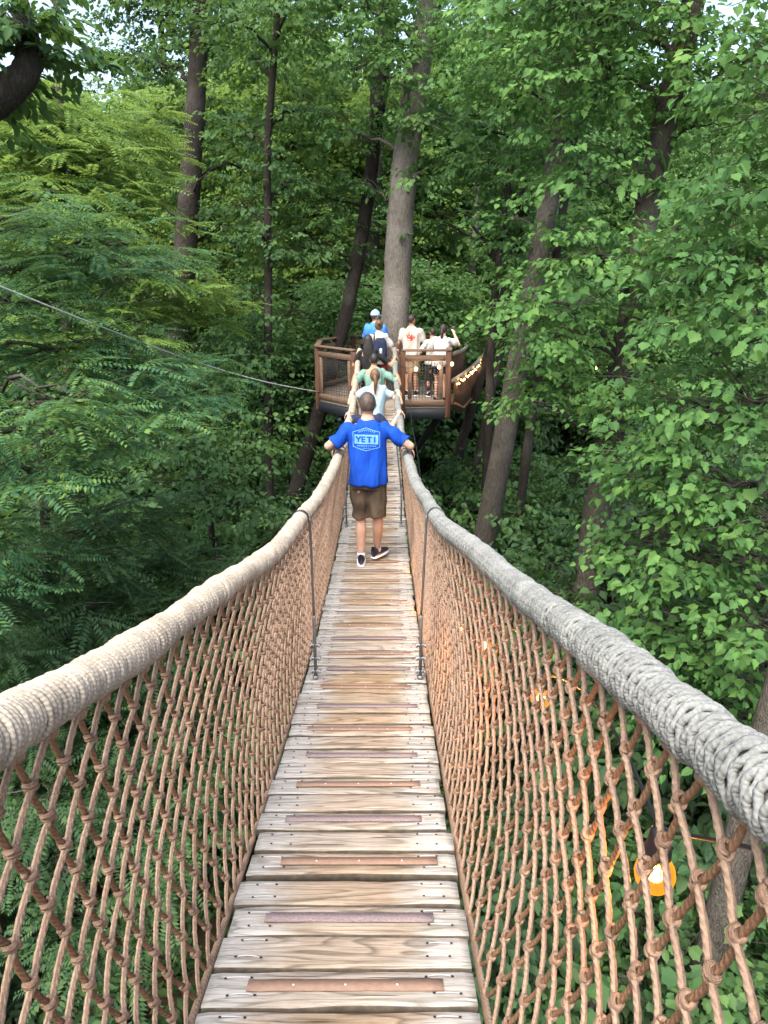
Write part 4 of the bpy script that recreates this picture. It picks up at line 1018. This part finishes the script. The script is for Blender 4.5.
def person(label, X, Y, zf, H, pose, skin, shirt, bottom, hair, shoes='black', group=None, voxel=.010, lean=0.0, turn=0.0, name='person'):
    """built facing +Y (away); all points local to the feet"""
    k=H/1.75; root=empty(name,(X,Y,zf),label,'person',group)
    O=np.array([X,Y,zf]); Rz=rotz(turn)
    S=pose.get('w',1.0)
    def Wp(p): return O+Rz@np.array([p[0],p[1]+lean*max(0,p[2]-.9*k),p[2]])
    b=NB()
    hip=.52*H; sh=.815*H; hd=pose.get('head',(0,.02,0))
    # ---- torso
    def rings(L): 
        out=[]
        for (z,rx,ry,dy) in L: c=Wp((0,dy,z)); out.append((c[0],c[1],c[2],rx,ry))
        return out
    loft(b,rings([(.47*H,.155*k*S,.10*k,0),(.53*H,.165*k*S,.11*k,0),(.60*H,.150*k*S,.10*k,0),(.70*H,.165*k*S,.11*k,.0),(.77*H,.175*k*S,.105*k,0),(.815*H,.155*k*S,.085*k,0),(.845*H,.075*k,.062*k,.0),(.87*H,.058*k,.06*k,.01)]))
    # ---- neck and head
    hc=np.array([hd[0],hd[1],H-.115*k+hd[2]]); neck=Wp((0,.01,.84*H)); HCc=Wp(hc)
    limb(b,[neck,HCc-np.array([0,.0,.06*k])],[.060*k,.054*k])
    ht=pose.get('hturn',0)+turn; Hr=rotz(ht)
    ellipsoid(b,HCc,(.076*k,.094*k,.112*k),18,12,rot=Hr)
    def Hp(p): return HCc+Hr@(np.array(p)*k)
    ellipsoid(b,Hp((0,.045,-.062)),(.052*k,.05*k,.05*k),14,9,rot=Hr)      # jaw
    limb(b,[Hp((0,.092,.012)),Hp((0,.112,-.022))],[.010*k,.016*k])         # nose
    ellipsoid(b,Hp((0,.086,.028)),(.05*k,.014*k,.012*k),10,6,rot=Hr)      # brow
    ellipsoid(b,Hp((0,.092,-.052)),(.024*k,.010*k,.009*k),10,6,rot=Hr)    # lips
    for s in (-1,1):
        ellipsoid(b,Hp((s*.078,-.004,-.008)),(.010*k,.02*k,.031*k),10,7,rot=Hr@rotz(-s*.35))
    # ---- arms
    arms=pose['arms']; el=[]
    for s,a in zip((-1,1),arms):
        S0=Wp((s*.165*k*S,0,.80*H)); E_=Wp(a[0]); Wr=Wp(a[1]) if not isinstance(a[1],np.ndarray) else a[1]
        tdir=a[2]
        limb(b,[S0,S0*.5+E_*.5,E_],[.056*k*S,.050*k*S,.041*k]); 
        if tdir=='rail':
            c=a[3]; Wr=c+np.array([-s*.0,-.05,.085*k+.0]); Wr=c+np.array([s*.005,-.075,.088])
            limb(b,[E_,E_*.6+Wr*.4,Wr],[.041*k,.041*k,.027*k]); limb(b,[Wr,c+np.array([0,-.03,.078])],[.026*k,.024*k])
            hand_on_rail(b,c,s,k)
        else:
            limb(b,[E_,E_*.6+Wr*.4,Wr],[.041*k,.040*k,.026*k]); d=Wr-E_; d/=np.linalg.norm(d)
            hx=np.cross(d,[0,0,1.]); hx/=np.linalg.norm(hx)+1e-9; pc=Wr+d*.05*k
            limb(b,[Wr,pc,Wr+d*.085*k],[.026*k,.034*k,.028*k])
            up=np.cross(hx,d)
            for j,o_ in enumerate((-.028,-.009,.009,.028)):
                L=(.065,.075,.078,.06)[j]*k; f0=Wr+d*.085*k+hx*o_*k; limb(b,[f0,f0+d*L*.5-up*.012*k,f0+d*L*.85-up*.035*k],[.0095*k,.009*k,.0078*k])
            limb(b,[Wr+d*.03*k+hx*.03*k*s,Wr+d*.06*k+hx*.052*k*s,Wr+d*.09*k+hx*.055*k*s-up*.012*k],[.012*k,.011*k,.009*k])
        el.append((S0,E_,Wr))
    # ---- legs
    legs=pose['legs']; lg=[]
    for s,(kn,an) in zip((-1,1),legs):
        Hh=Wp((s*.09*k*S,0,.50*H)); K=Wp(kn); A_=Wp(an)
        limb(b,[Hh,Hh*.5+K*.5,K],[.088*k*S,.078*k,.055*k]); limb(b,[K,K*.68+A_*.32+np.array([0,-.012*k,0]),A_],[.053*k,.056*k,.034*k])
        f=rotz(turn+pose.get('fturn',(0,0))[0 if s<0 else 1])@np.array([0,1.,0]); pit=pose.get('heel',(0,0))[0 if s<0 else 1]
        limb(b,[A_-np.array([0,0,.045*k])-f*.03*k,A_+f*.15*k-np.array([0,0,.06*k+pit])],[.033*k,.028*k]); lg.append((Hh,K,A_,f,pit))
    remesh(b,'body',[M[skin]],root,voxel,3)
    # ---- shoes & socks
    for (Hh,K,A_,f,pit) in lg:
        sb=NB(); zb=A_[2]-.08*k
        side_=np.array([-f[1],f[0],0])
        a0=A_-f*.055*k; V=[]; L=.285*k; n=14
        for i in range(n):
            u=i/(n-1); w=.036*k*(.78+.38*math.sin(min(1,u*1.15)*math.pi*.75))*(1 if u<.85 else math.sqrt(max(.05,1-((u-.85)/.15)**2)))
            if i==0: w*=.75
            h=(.085*(1-u)**1.2+.048)*k; c=a0+f*(u*L-.03*k); z0=zb+(0 if u>.5 else 0)-pit*(u-.35)*1.6+ (pit*.6 if pit else 0)
            V.append((c,w,z0,h))
        vs=[]; m=12
        for (c,w,z0,h) in V:
            for j in range(m):
                a=2*math.pi*j/m; x=math.cos(a); z=math.sin(a); vs.append(c+side_*w*np.sign(x)*abs(x)**.7+np.array([0,0,z0-c[2]+.018*k+ (h-.018*k)*(.5+.5*z)]))
        vs=np.array(vs); q=[[i*m+j,(i+1)*m+j,(i+1)*m+(j+1)%m,i*m+(j+1)%m] for i in range(n-1) for j in range(m)]
        sb.add(vs,[np.array(q)[:,::-1],np.arange(m)[None,:],(np.arange(m)+(n-1)*m)[None,::-1]],0)
        so=sb.obj('shoe',[M[shoes]],root,True)
        sb=NB(); vs=[]
        for (c,w,z0,h) in V:
            for dx,dz in ((-1,0),(-1.03,.014*k),(1.03,.014*k),(1,0)): vs.append(c+side_*(w*1.08*dx)+np.array([0,0,z0-c[2]+dz]))
        q=[[i*4+j,(i+1)*4+j,(i+1)*4+(j+1)%4,i*4+(j+1)%4] for i in range(n-1) for j in range(4)]
        sb.add(np.array(vs),[np.array(q),np.array([[0,3,2,1]])[:,::-1],np.array([[(n-1)*4+z for z in (0,1,2,3)]])]); sb.obj('sole',[M['sole']],so)
        if H>1.3:
            sb=NB(); tube(sb,[A_-np.array([0,0,.02*k]),A_+np.array([0,0,.045*k])],[.042*k,.041*k],14); sb.obj('sock',[M['white_cloth']],root,True)
    # ---- shirt
    sc_=NB(); fat=pose.get('fat',1.0); hem=pose.get('hem',.475)
    loft(sc_,rings([(hem*H,.192*k*S*fat,.135*k*fat,0),(.54*H,.19*k*S*fat,.14*k*fat,0),(.62*H,.183*k*S*fat,.132*k*fat,0),(.71*H,.190*k*S,.132*k,0),(.775*H,.20*k*S,.122*k,0),(.812*H,.178*k*S,.098*k,0),(.835*H,.115*k,.078*k,0),(.852*H,.070*k,.068*k,.004)]))
    sl=pose.get('sleeve',.78)
    if sl>0:
        for (S0,E_,Wr) in el:
            e=S0*(1-sl)+E_*sl; tube(sc_,[S0,S0*.5+e*.5,e],[.074*k*S,.073*k*S,.072*k],14); ellipsoid(sc_,S0,(.076*k*S,.078*k,.072*k),14,9)
    so=remesh(sc_,'shirt',[M[shirt]],root,voxel,4,(.034*k,11,3.6))
    # ---- shorts / trousers
    pn=NB(); pl=pose.get('pant',.9)
    loft(pn,rings([(.462*H,.175*k*S,.125*k,0),(.50*H,.18*k*S,.128*k,0),(.56*H,.165*k*S,.118*k,0),(.585*H,.16*k*S,.112*k,0)]))
    for (Hh,K,A_,f,pit),s in zip(lg,(-1,1)):
        if pl<=1: e=Hh*(1-pl)+K*pl; e0=Hh*.5+e*.5; tube(pn,[Hh-np.array([0,0,-.03]),e0,e],[.102*k*S,.098*k,.088*k],16)
        else: e=K*(2-pl)+A_*(pl-1); tube(pn,[Hh,K,e],[.098*k*S,.07*k,.055*k],16)
    remesh(pn,'shorts' if pl<=1 else 'trousers',[M[bottom]],root,voxel,3,(.022*k,11,6))
    # ---- hair
    if hair: make_hair(root,HCc,Hr,k,hair,Wp)
    root['_hc']=[float(x) for x in HCc]
    return root,so,Wp,Hp

def shell(nb,c,r,Hr,keep,th=.006,seg=40,rings=26,nz=.004,seed=0):
    rg=np.random.default_rng(seed)
    ph=np.arange(seg)/seg*2*np.pi; tt=np.linspace(0,np.pi,rings+1)
    V=[];idx={}
    def P(i,j): th_=tt[i]; a=ph[j%seg]; return np.array([math.sin(th_)*math.cos(a),math.sin(th_)*math.sin(a),math.cos(th_)])
    for i in range(rings+1):
        for j in range(seg):
            p=P(i,j); e=nz*mnoise.noise(Vector(p*9+np.array([seed,0,0]))); V.append(c+Hr@(p*(np.array(r)+e)))
    q=[]
    for i in range(rings):
        for j in range(seg):
            m=(P(i,j)+P(i+1,j+1))/2
            if keep(m): q.append([i*seg+j,(i+1)*seg+j,(i+1)*seg+(j+1)%seg,i*seg+(j+1)%seg])
    nb.add(np.array(V),np.array(q))
def make_hair(root,c,Hr,k,kind,Wp):
    style,colr=kind; m=M[colr]; nb=NB()
    hairline=lambda p: p[2]>.62*p[1]-.18 and not (p[1]>.2 and p[2]<.35) and p[2]>-.62
    base=dict(th=.0)
    if style=='short':
        shell(nb,c,(.082*k,.101*k,.119*k),Hr,lambda p: (p[2]>.75*p[1]-.12) and p[2]>-.45+.35*(abs(p[0])>.75))
        # thinning crown: hair lies in separate locks there
        nb.obj('hair',[m],root,True); return
    shell(nb,c,(.088*k,.108*k,.126*k),Hr,hairline,nz=.006)
    h=nb.obj('hair',[m],root,True)
    if style=='pony':
        nb=NB(); b0=c+Hr@np.array([0,-.10*k,.03*k]); limb(nb,[b0,b0+Hr@np.array([0,-.045*k,-.03*k]),b0+Hr@np.array([0.01,-.06*k,-.13*k]),b0+Hr@np.array([0,-.05*k,-.24*k]),b0+Hr@np.array([0,-.045*k,-.32*k])],[.026*k,.034*k,.036*k,.026*k,.008*k]); nb.obj('ponytail',[m],h,True)
    if style=='long':
        nb=NB(); cc_=[]
        for z,rx,ry,dy in ((.06,.085,.09,-.02),(-.03,.095,.085,-.04),(-.12,.105,.06,-.075),(-.24,.11,.045,-.095),(-.36,.09,.035,-.10),(-.42,.05,.02,-.10)):
            p=c+Hr@np.array([0,dy*k,z*k]); cc_.append((p[0],p[1],p[2],rx*k,ry*k))
        loft(nb,cc_[::-1],p=2); nb.obj('hair_length',[m],h,True)
    if style=='bun':
        nb=NB(); ellipsoid(nb,c+Hr@np.array([0,-.11*k,.05*k]),(.042*k,.038*k,.04*k)); nb.obj('hair_bun',[m],h,True)

M['royal']=clothmat('royal_blue_cotton',(.005,.047,.32)); M['olive']=clothmat('olive_brown_cotton',(.062,.048,.035),.3); M['white_cloth']=clothmat('white_cotton',(.42,.42,.42),.05)
M['sole']=plain('white_sole',(.72,.73,.74),.6,nz=.05); M['navyshoe']=plain('navy_mesh_shoe',(.012,.018,.035),.7,nz=.3,scale=60)
M['paleblue']=clothmat('pale_blue_cotton',(.26,.36,.44),.08); M['navy']=clothmat('navy_cotton',(.018,.024,.055)); M['mint']=clothmat('mint_green_cotton',(.13,.24,.205)); M['blackcloth']=clothmat('black_cotton',(.014,.014,.016))
M['midblue']=clothmat('mid_blue_cotton',(.05,.19,.62)); M['maroon']=clothmat('maroon_cotton',(.16,.02,.025)); M['capblue']=clothmat('pale_blue_cap',(.28,.45,.75)); M['khaki']=clothmat('khaki_cotton',(.30,.24,.16)); M['greycloth']=clothmat('grey_patterned_cotton',(.36,.38,.37),.55,scale=16)
M['creamcloth']=clothmat('off_white_cotton',(.38,.365,.335),.05)
M['print_light']=plain('pale_blue_print',(.09,.25,.62),.8,nz=.25,scale=90); M['print_red']=plain('red_print',(.50,.03,.03),.8,nz=.4,scale=40)

def rails_at(y): return rail_pt(np.array([y]),-1)[0],rail_pt(np.array([y]),1)[0]
def bridge_walker(label,Y,H,X=BX,hand_dy=.12,elb=None,legs=None,**kw):
    zf=float(deck(Y)); l,_=rails_at(Y+hand_dy); _,r=rails_at(Y+hand_dy); k=H/1.75
    sh=.80*H
    if elb is None:
        le=((l[0]-X)-.05, -.02, .67*H); re=((r[0]-X)+.05,-.02,.67*H)
    else: le,re=elb
    pose=dict(arms=[(le,None,'rail',l),(re,None,'rail',r)],legs=legs or [((-.09*k,.03,.28*H),(-.09*k,-.02,.085*k)),((.09*k,.05,.28*H),(.09*k,.04,.085*k))])
    pose['arms']=[(le,np.zeros(3),'rail',l),(re,np.zeros(3),'rail',r)]
    pose.update(kw.pop('pose',{}))
    return person(label,X,Y,zf,H,pose,**kw)

# --- main man
k=1.78/1.75; MX=-.155; MY=7.0
root,shirt_o,Wp,Hp=bridge_walker('man in a royal blue t-shirt and brown shorts walking away, holding both handrails',MY,1.70,X=MX,hand_dy=.20,
   elb=((-.375,-.03,1.20),(.405,-.03,1.20)),
   legs=[((-.075,.05,.47),(-.072,-.02,.082)),((.095,.0,.485),(.085,.13,.105))],
   skin='skin',shirt='royal',bottom='olive',hair=('short','hair_short'),shoes='navyshoe',voxel=.0085,
   pose=dict(fat=1.03,hem=.49,sleeve=.80,pant=.98,fturn=(.0,-.55),head=(0,.035,0),heel=(0,0)))
# pale print on the back of the shirt
def print_on(shirt, pieces, mat, name, direction=(0,1,0), off=.0035):
    me=shirt.data; T=np.array(wloc(shirt.parent)); bvh=BVHTree.FromPolygons([v.co[:] for v in me.vertices],[p.vertices[:] for p in me.polygons])
    nb=NB()
    for (V,Fs) in pieces:
        W=[]
        for v in V:
            o=Vector(np.array(v)-T)-Vector(direction)*1.0; hit=bvh.ray_cast(o,Vector(direction)); 
            p=hit[0] if hit[0] is not None else Vector(np.array(v)-T)
            W.append(np.array(p)-np.array(direction)*off+T)
        nb.add(np.array(W),Fs)
    o=NB.mesh(nb,name,[mat],wloc(shirt.parent)); ob=bpy.data.objects.new(name,o); C.objects.link(ob); ob.parent=shirt; return ob
def gridrect(x0,z0,x1,z1,y,nx=10,nz=6):
    xs=np.linspace(x0,x1,nx+1); zs=np.linspace(z0,z1,nz+1); V=[(x,y,z) for z in zs for x in xs]; q=[[j*(nx+1)+i,j*(nx+1)+i+1,(j+1)*(nx+1)+i+1,(j+1)*(nx+1)+i] for j in range(nz) for i in range(nx)]
    return np.array(V),np.array(q)
def strip(p0,p1,w,y,n=8):
    p0=np.array(p0,float);p1=np.array(p1,float); d=(p1-p0)/np.linalg.norm(p1-p0); nn=np.array([-d[1],d[0]])*w/2
    V=[];
    for t in np.linspace(0,1,n+1): c=p0+(p1-p0)*t; V+=[(c[0]+nn[0],y,c[1]+nn[1]),(c[0]-nn[0],y,c[1]-nn[1])]
    return np.array(V),np.array([[2*i,2*i+1,2*i+3,2*i+2] for i in range(n)])
zc=float(deck(MY))+1.285; xc=MX-.01; yb=MY
light=[]
# panel with the four letters knocked out, built of strokes left in shirt colour on top
light.append(gridrect(xc-.112,zc-.048,xc+.112,zc+.040,yb,16,8))
hexp=[(-.125,-.075),(-.125,.062),(-.0,.102),(.125,.062),(.125,-.075),(0,-.112),(-.125,-.075)]
for a,b in zip(hexp[:-1],hexp[1:]): light.append(strip((xc+a[0],zc+a[1]),(xc+b[0],zc+b[1]),.006,yb))
rgp=random.Random(4)
for i in range(9): # small arched line of lettering above and the line below
    x=-.072+i*.018; light.append(strip((xc+x,zc+.052+.02*(1-(x/.08)**2)),(xc+x+.010,zc+.070+.02*(1-(x/.08)**2)),.006,yb,2))
for i in range(11):
    x=-.085+i*.0165; light.append(strip((xc+x,zc-.070),(xc+x+.010,zc-.060),.007,yb,2))
for i in range(5):
    x=-.035+i*.016; light.append(strip((xc+x,zc-.090),(xc+x+.010,zc-.084),.006,yb,2))
po=print_on(shirt_o,light,M['print_light'],'back_print')
let=[]
def stroke(x,a,b,w=.013): let.append(strip((xc+x+a[0],zc-.004+a[1]),(xc+x+b[0],zc-.004+b[1]),w,yb,4))
h=.028
stroke(-.075,(-.022,h),(0,-.002),.014); stroke(-.075,(.022,h),(0,-.002),.014); stroke(-.075,(0,.004),(0,-h),.014)
stroke(-.028,(-.012,h),(-.012,-h)); 
for zz in (h-.006,0,-h+.006): stroke(-.028,(-.012,zz),(.018,zz),.011)
stroke(.028,(0,h),(0,-h),.014); stroke(.028,(-.024,h-.006),(.024,h-.006),.012)
stroke(.078,(0,h),(0,-h),.014)
print_on(shirt_o,let,M['royal'],'back_lettering',off=.0060)

# --- the line of people ahead of him
bridge_walker('child in a navy shirt directly in front of the man in royal blue',9.5,1.36,X=-.205,elb=((-.25,.0,.93),(.28,.0,.93)),skin='skin3',shirt='navy',bottom='blackcloth',hair=('short','hair_dark'),shoes='black',pose=dict(pant=.8,w=1.15))
bridge_walker('girl in a pale blue t-shirt with a brown ponytail, hands on both handrails',11.0,1.50,X=-.13,skin='skin3',shirt='paleblue',bottom='khaki',hair=('pony','hair_brown'),shoes='black',pose=dict(pant=.6,w=.9,sleeve=.5))
bridge_walker('dark haired person in a mint green t-shirt near the far end of the bridge',12.2,1.53,X=-.16,skin='skin2',shirt='mint',bottom='khaki',hair=('short','hair_black'),shoes='black',pose=dict(pant=.9,w=1.0))
bridge_walker('woman in black with long black hair stepping towards the platform',13.6,1.56,X=-.28,skin='skin2',shirt='blackcloth',bottom='blackcloth',hair=('long','hair_black'),shoes='black',elb=((-.26,.05,1.02),(.42,.0,1.02)),pose=dict(pant=1.9,w=.85))
def stander(label,px,Y,H,elbows,wrists,turn=0,zf=PZ,X=None,**kw):
    X=(px-384)/F*(Y*.956+.6) if X is None else X; k=H/1.75
    pose=dict(arms=[(elbows[0],wrists[0],'free'),(elbows[1],wrists[1],'free')],legs=[((-.09*k,.03,.28*H),(-.10*k,-.02,.085*k)),((.09*k,.02,.28*H),(.11*k,.03,.085*k))]); pose.update(kw.pop('pose',{}))
    return person(label,X,Y,zf,H,pose,turn=turn,**kw)
# white shirt with backpack entering the platform
rt,so_,Wq,Hq=stander('person in a white shirt wearing a small dark backpack at the entrance of the platform',379,15.25,1.60,((-.25,.02,1.02),(.27,.05,1.03)),((-.28,.2,.92),(.34,.25,1.0)),skin='skin3',shirt='white_cloth',bottom='maroon',hair=('bun','hair_brown'),shoes='black',pose=dict(pant=.8,w=.92))
nb=NB(); loft(nb,[(*Wq((.03,-.165,z)),rx,ry) for z,rx,ry in ((.86,.10,.05),(.90,.13,.07),(1.05,.135,.08),(1.20,.12,.07),(1.27,.08,.04))]); bp=remesh(nb,'backpack',[M['navy']],rt,.01,3); 
for s in (-1,1):
    nb=NB(); tube(nb,[Wq((s*.08,-.13,.95)),Wq((s*.10,-.145,1.2)),Wq((s*.09,-.03,1.345)),Wq((s*.10,.11,1.22))],.016,6); nb.obj('shoulder_strap',[M['navy']],bp,True)
nb=NB(); limb(nb,[Wq((.04,-.25,.90)),Wq((.04,-.25,1.05))],[.03,.03]); nb.obj('water_bottle',[M['paleblue']],bp,True)
# man with cap
rt,so_,Wq,Hq=stander('man in blue t-shirt and pale blue cap standing left of the big trunk',375,16.1,1.76,((-.27,.06,1.12),(.26,.08,1.12)),((-.2,.25,1.0),(.15,.28,1.02)),turn=-.5,skin='skin',shirt='midblue',bottom='khaki',hair=('short','hair_short'),pose=dict(pant=.95,w=1.05,hturn=-.3))
hc=Hq((0,0,0)); nb=NB(); hr=rotz(-.8); shell(nb,hc,(.092,.112,.130),hr,lambda p:p[2]>.12,nz=0); cap=nb.obj('cap',[M['capblue']],rt,True)
nb=NB(); V=[]; 
for i in range(9):
    a=math.pi*(.12+.76*i/8); V+=[hc+hr@np.array([.085*math.cos(a),.10*math.sin(a),.018]),hc+hr@np.array([.085*math.cos(a),.10*math.sin(a)+.075*math.sin(a),.008])]
V=np.array(V); n_=len(V); V=np.concatenate([V,V-np.array([0,0,.006])]); q=[[2*i,2*i+1,2*i+3,2*i+2] for i in range(8)]; q2=[[x+n_ for x in z][::-1] for z in q]
nb.add(V,np.array(q+q2)); nb.obj('cap_brim',[M['capblue']],cap)
# man with a red print
rt,so_,Wq,Hq=stander('person in an off-white t-shirt with a red print standing right of the big trunk',411,16.0,1.68,((-.26,.0,1.10),(.28,.06,1.08)),((-.3,.15,.92),(.34,.26,.98)),turn=-.25,skin='skin2',shirt='creamcloth',bottom='khaki',hair=('short','hair_dark'),pose=dict(pant=.9,w=1.08,hturn=-.5))
cR=Wq((-.03,0,1.22)); pcs=[]
rg=np.random.default_rng(3)
for i in range(26):
    a=rg.uniform(0,6.28); r0_=rg.uniform(0,.075); c=np.array([cR[0]+r0_*math.cos(a)*1.2,cR[2]+r0_*math.sin(a)]); d=rg.uniform(-.03,.03,2); pcs.append(strip(c-d,c+d,.018,cR[1],2))
print_on(so_,pcs,M['print_red'],'back_print')
# woman taking a photo
rt,so_,Wq,Hq=stander('woman with dark ponytail, white t-shirt and dark shorts leaning on the railing taking a photo',440,15.1,1.52,((-.26,.10,1.02),(.30,.16,1.12)),((-.10,.30,1.14),(.17,.24,1.33)),turn=-.35,skin='skin3',shirt='white_cloth',bottom='navy',hair=('pony','hair_dark'),pose=dict(pant=.55,w=1.0),lean=.22)
ph=NB(); c=Wq((.12,.30,1.40)); box(ph,c,(.08,.012,.15),0,rotz(-.35),.004); tag(ph.obj('phone',[M['black']],None),'dark phone held up by the ponytailed woman in white at the railing','phone')
# somebody in a grey cap crouched behind her
stander('person in grey partly hidden behind the ponytailed woman on the platform',432,15.9,1.42,((-.24,.05,.92),(.24,.05,.92)),((-.2,.22,.9),(.2,.22,.9)),skin='skin2',shirt='greycloth',bottom='blackcloth',hair=('short','hair_dark'),pose=dict(pant=1.8,w=.95),turn=.3)
# far walker on the second bridge
tt_=10.6; a_=b2b(tt_,0); c_=b2b(tt_,1); m_=(a_+c_)/2
stander('person in grey patterned shirt walking on the second bridge beyond the platform',477,float(m_[1]),1.68,((-.27,.0,1.05),(.27,.0,1.05)),((-.3,.2,.95),(.3,.2,.98)),X=float(m_[0]),zf=float(min(a_[2],c_[2]))+.02,turn=-.2,skin='skin',shirt='greycloth',bottom='blackcloth',hair=('short','hair_dark'),pose=dict(pant=1.9,w=1.1),voxel=.014)
for o in list(bpy.data.objects):
    if '_hc' in o: del o['_hc']
# ================================================================== SKY, SUN, CAMERA
w=bpy.data.worlds.new('World'); bpy.context.scene.world=w; w.use_nodes=True; nt=w.node_tree; nt.nodes.clear()
sky=nt.nodes.new('ShaderNodeTexSky'); sky.sky_type='NISHITA'; sky.sun_disc=False
SE,SR=R(58),R(205)
sky.sun_elevation=SE; sky.sun_rotation=SR; sky.air_density=1.2; sky.dust_density=6.0; sky.ozone_density=.6
bg=nt.nodes.new('ShaderNodeBackground'); bg.inputs[1].default_value=.15
out=nt.nodes.new('ShaderNodeOutputWorld'); nt.links.new(sky.outputs[0],bg.inputs[0]); nt.links.new(bg.outputs[0],out.inputs[0])
sl=bpy.data.lights.new('sun','SUN'); sl.energy=1.1; sl.angle=R(40); sl.color=(1,.95,.86)
so=bpy.data.objects.new('sun',sl); C.objects.link(so)
# sky sun_rotation is clockwise from +Y
sd=Vector((math.sin(SR)*math.cos(SE),math.cos(SR)*math.cos(SE),math.sin(SE)))
so.rotation_euler=sd.to_track_quat('Z','Y').to_euler()
cam=bpy.data.cameras.new('camera'); co=bpy.data.objects.new('camera',cam); C.objects.link(co)
cam.sensor_fit='VERTICAL'; cam.sensor_height=24; cam.lens=24*F/1024; cam.clip_start=.05; cam.clip_end=2000
co.location=(0,0,10); co.rotation_euler=(math.pi/2-PITCH,0,0)
sc=bpy.context.scene; sc.camera=co
sc.view_settings.view_transform='Standard'; sc.view_settings.look='None'; sc.view_settings.gamma=1; sc.view_settings.exposure=EXPOSURE
sc.cycles.max_bounces=7; sc.cycles.diffuse_bounces=4; sc.cycles.transmission_bounces=4; sc.cycles.transparent_max_bounces=8
sc.cycles.use_denoising=True
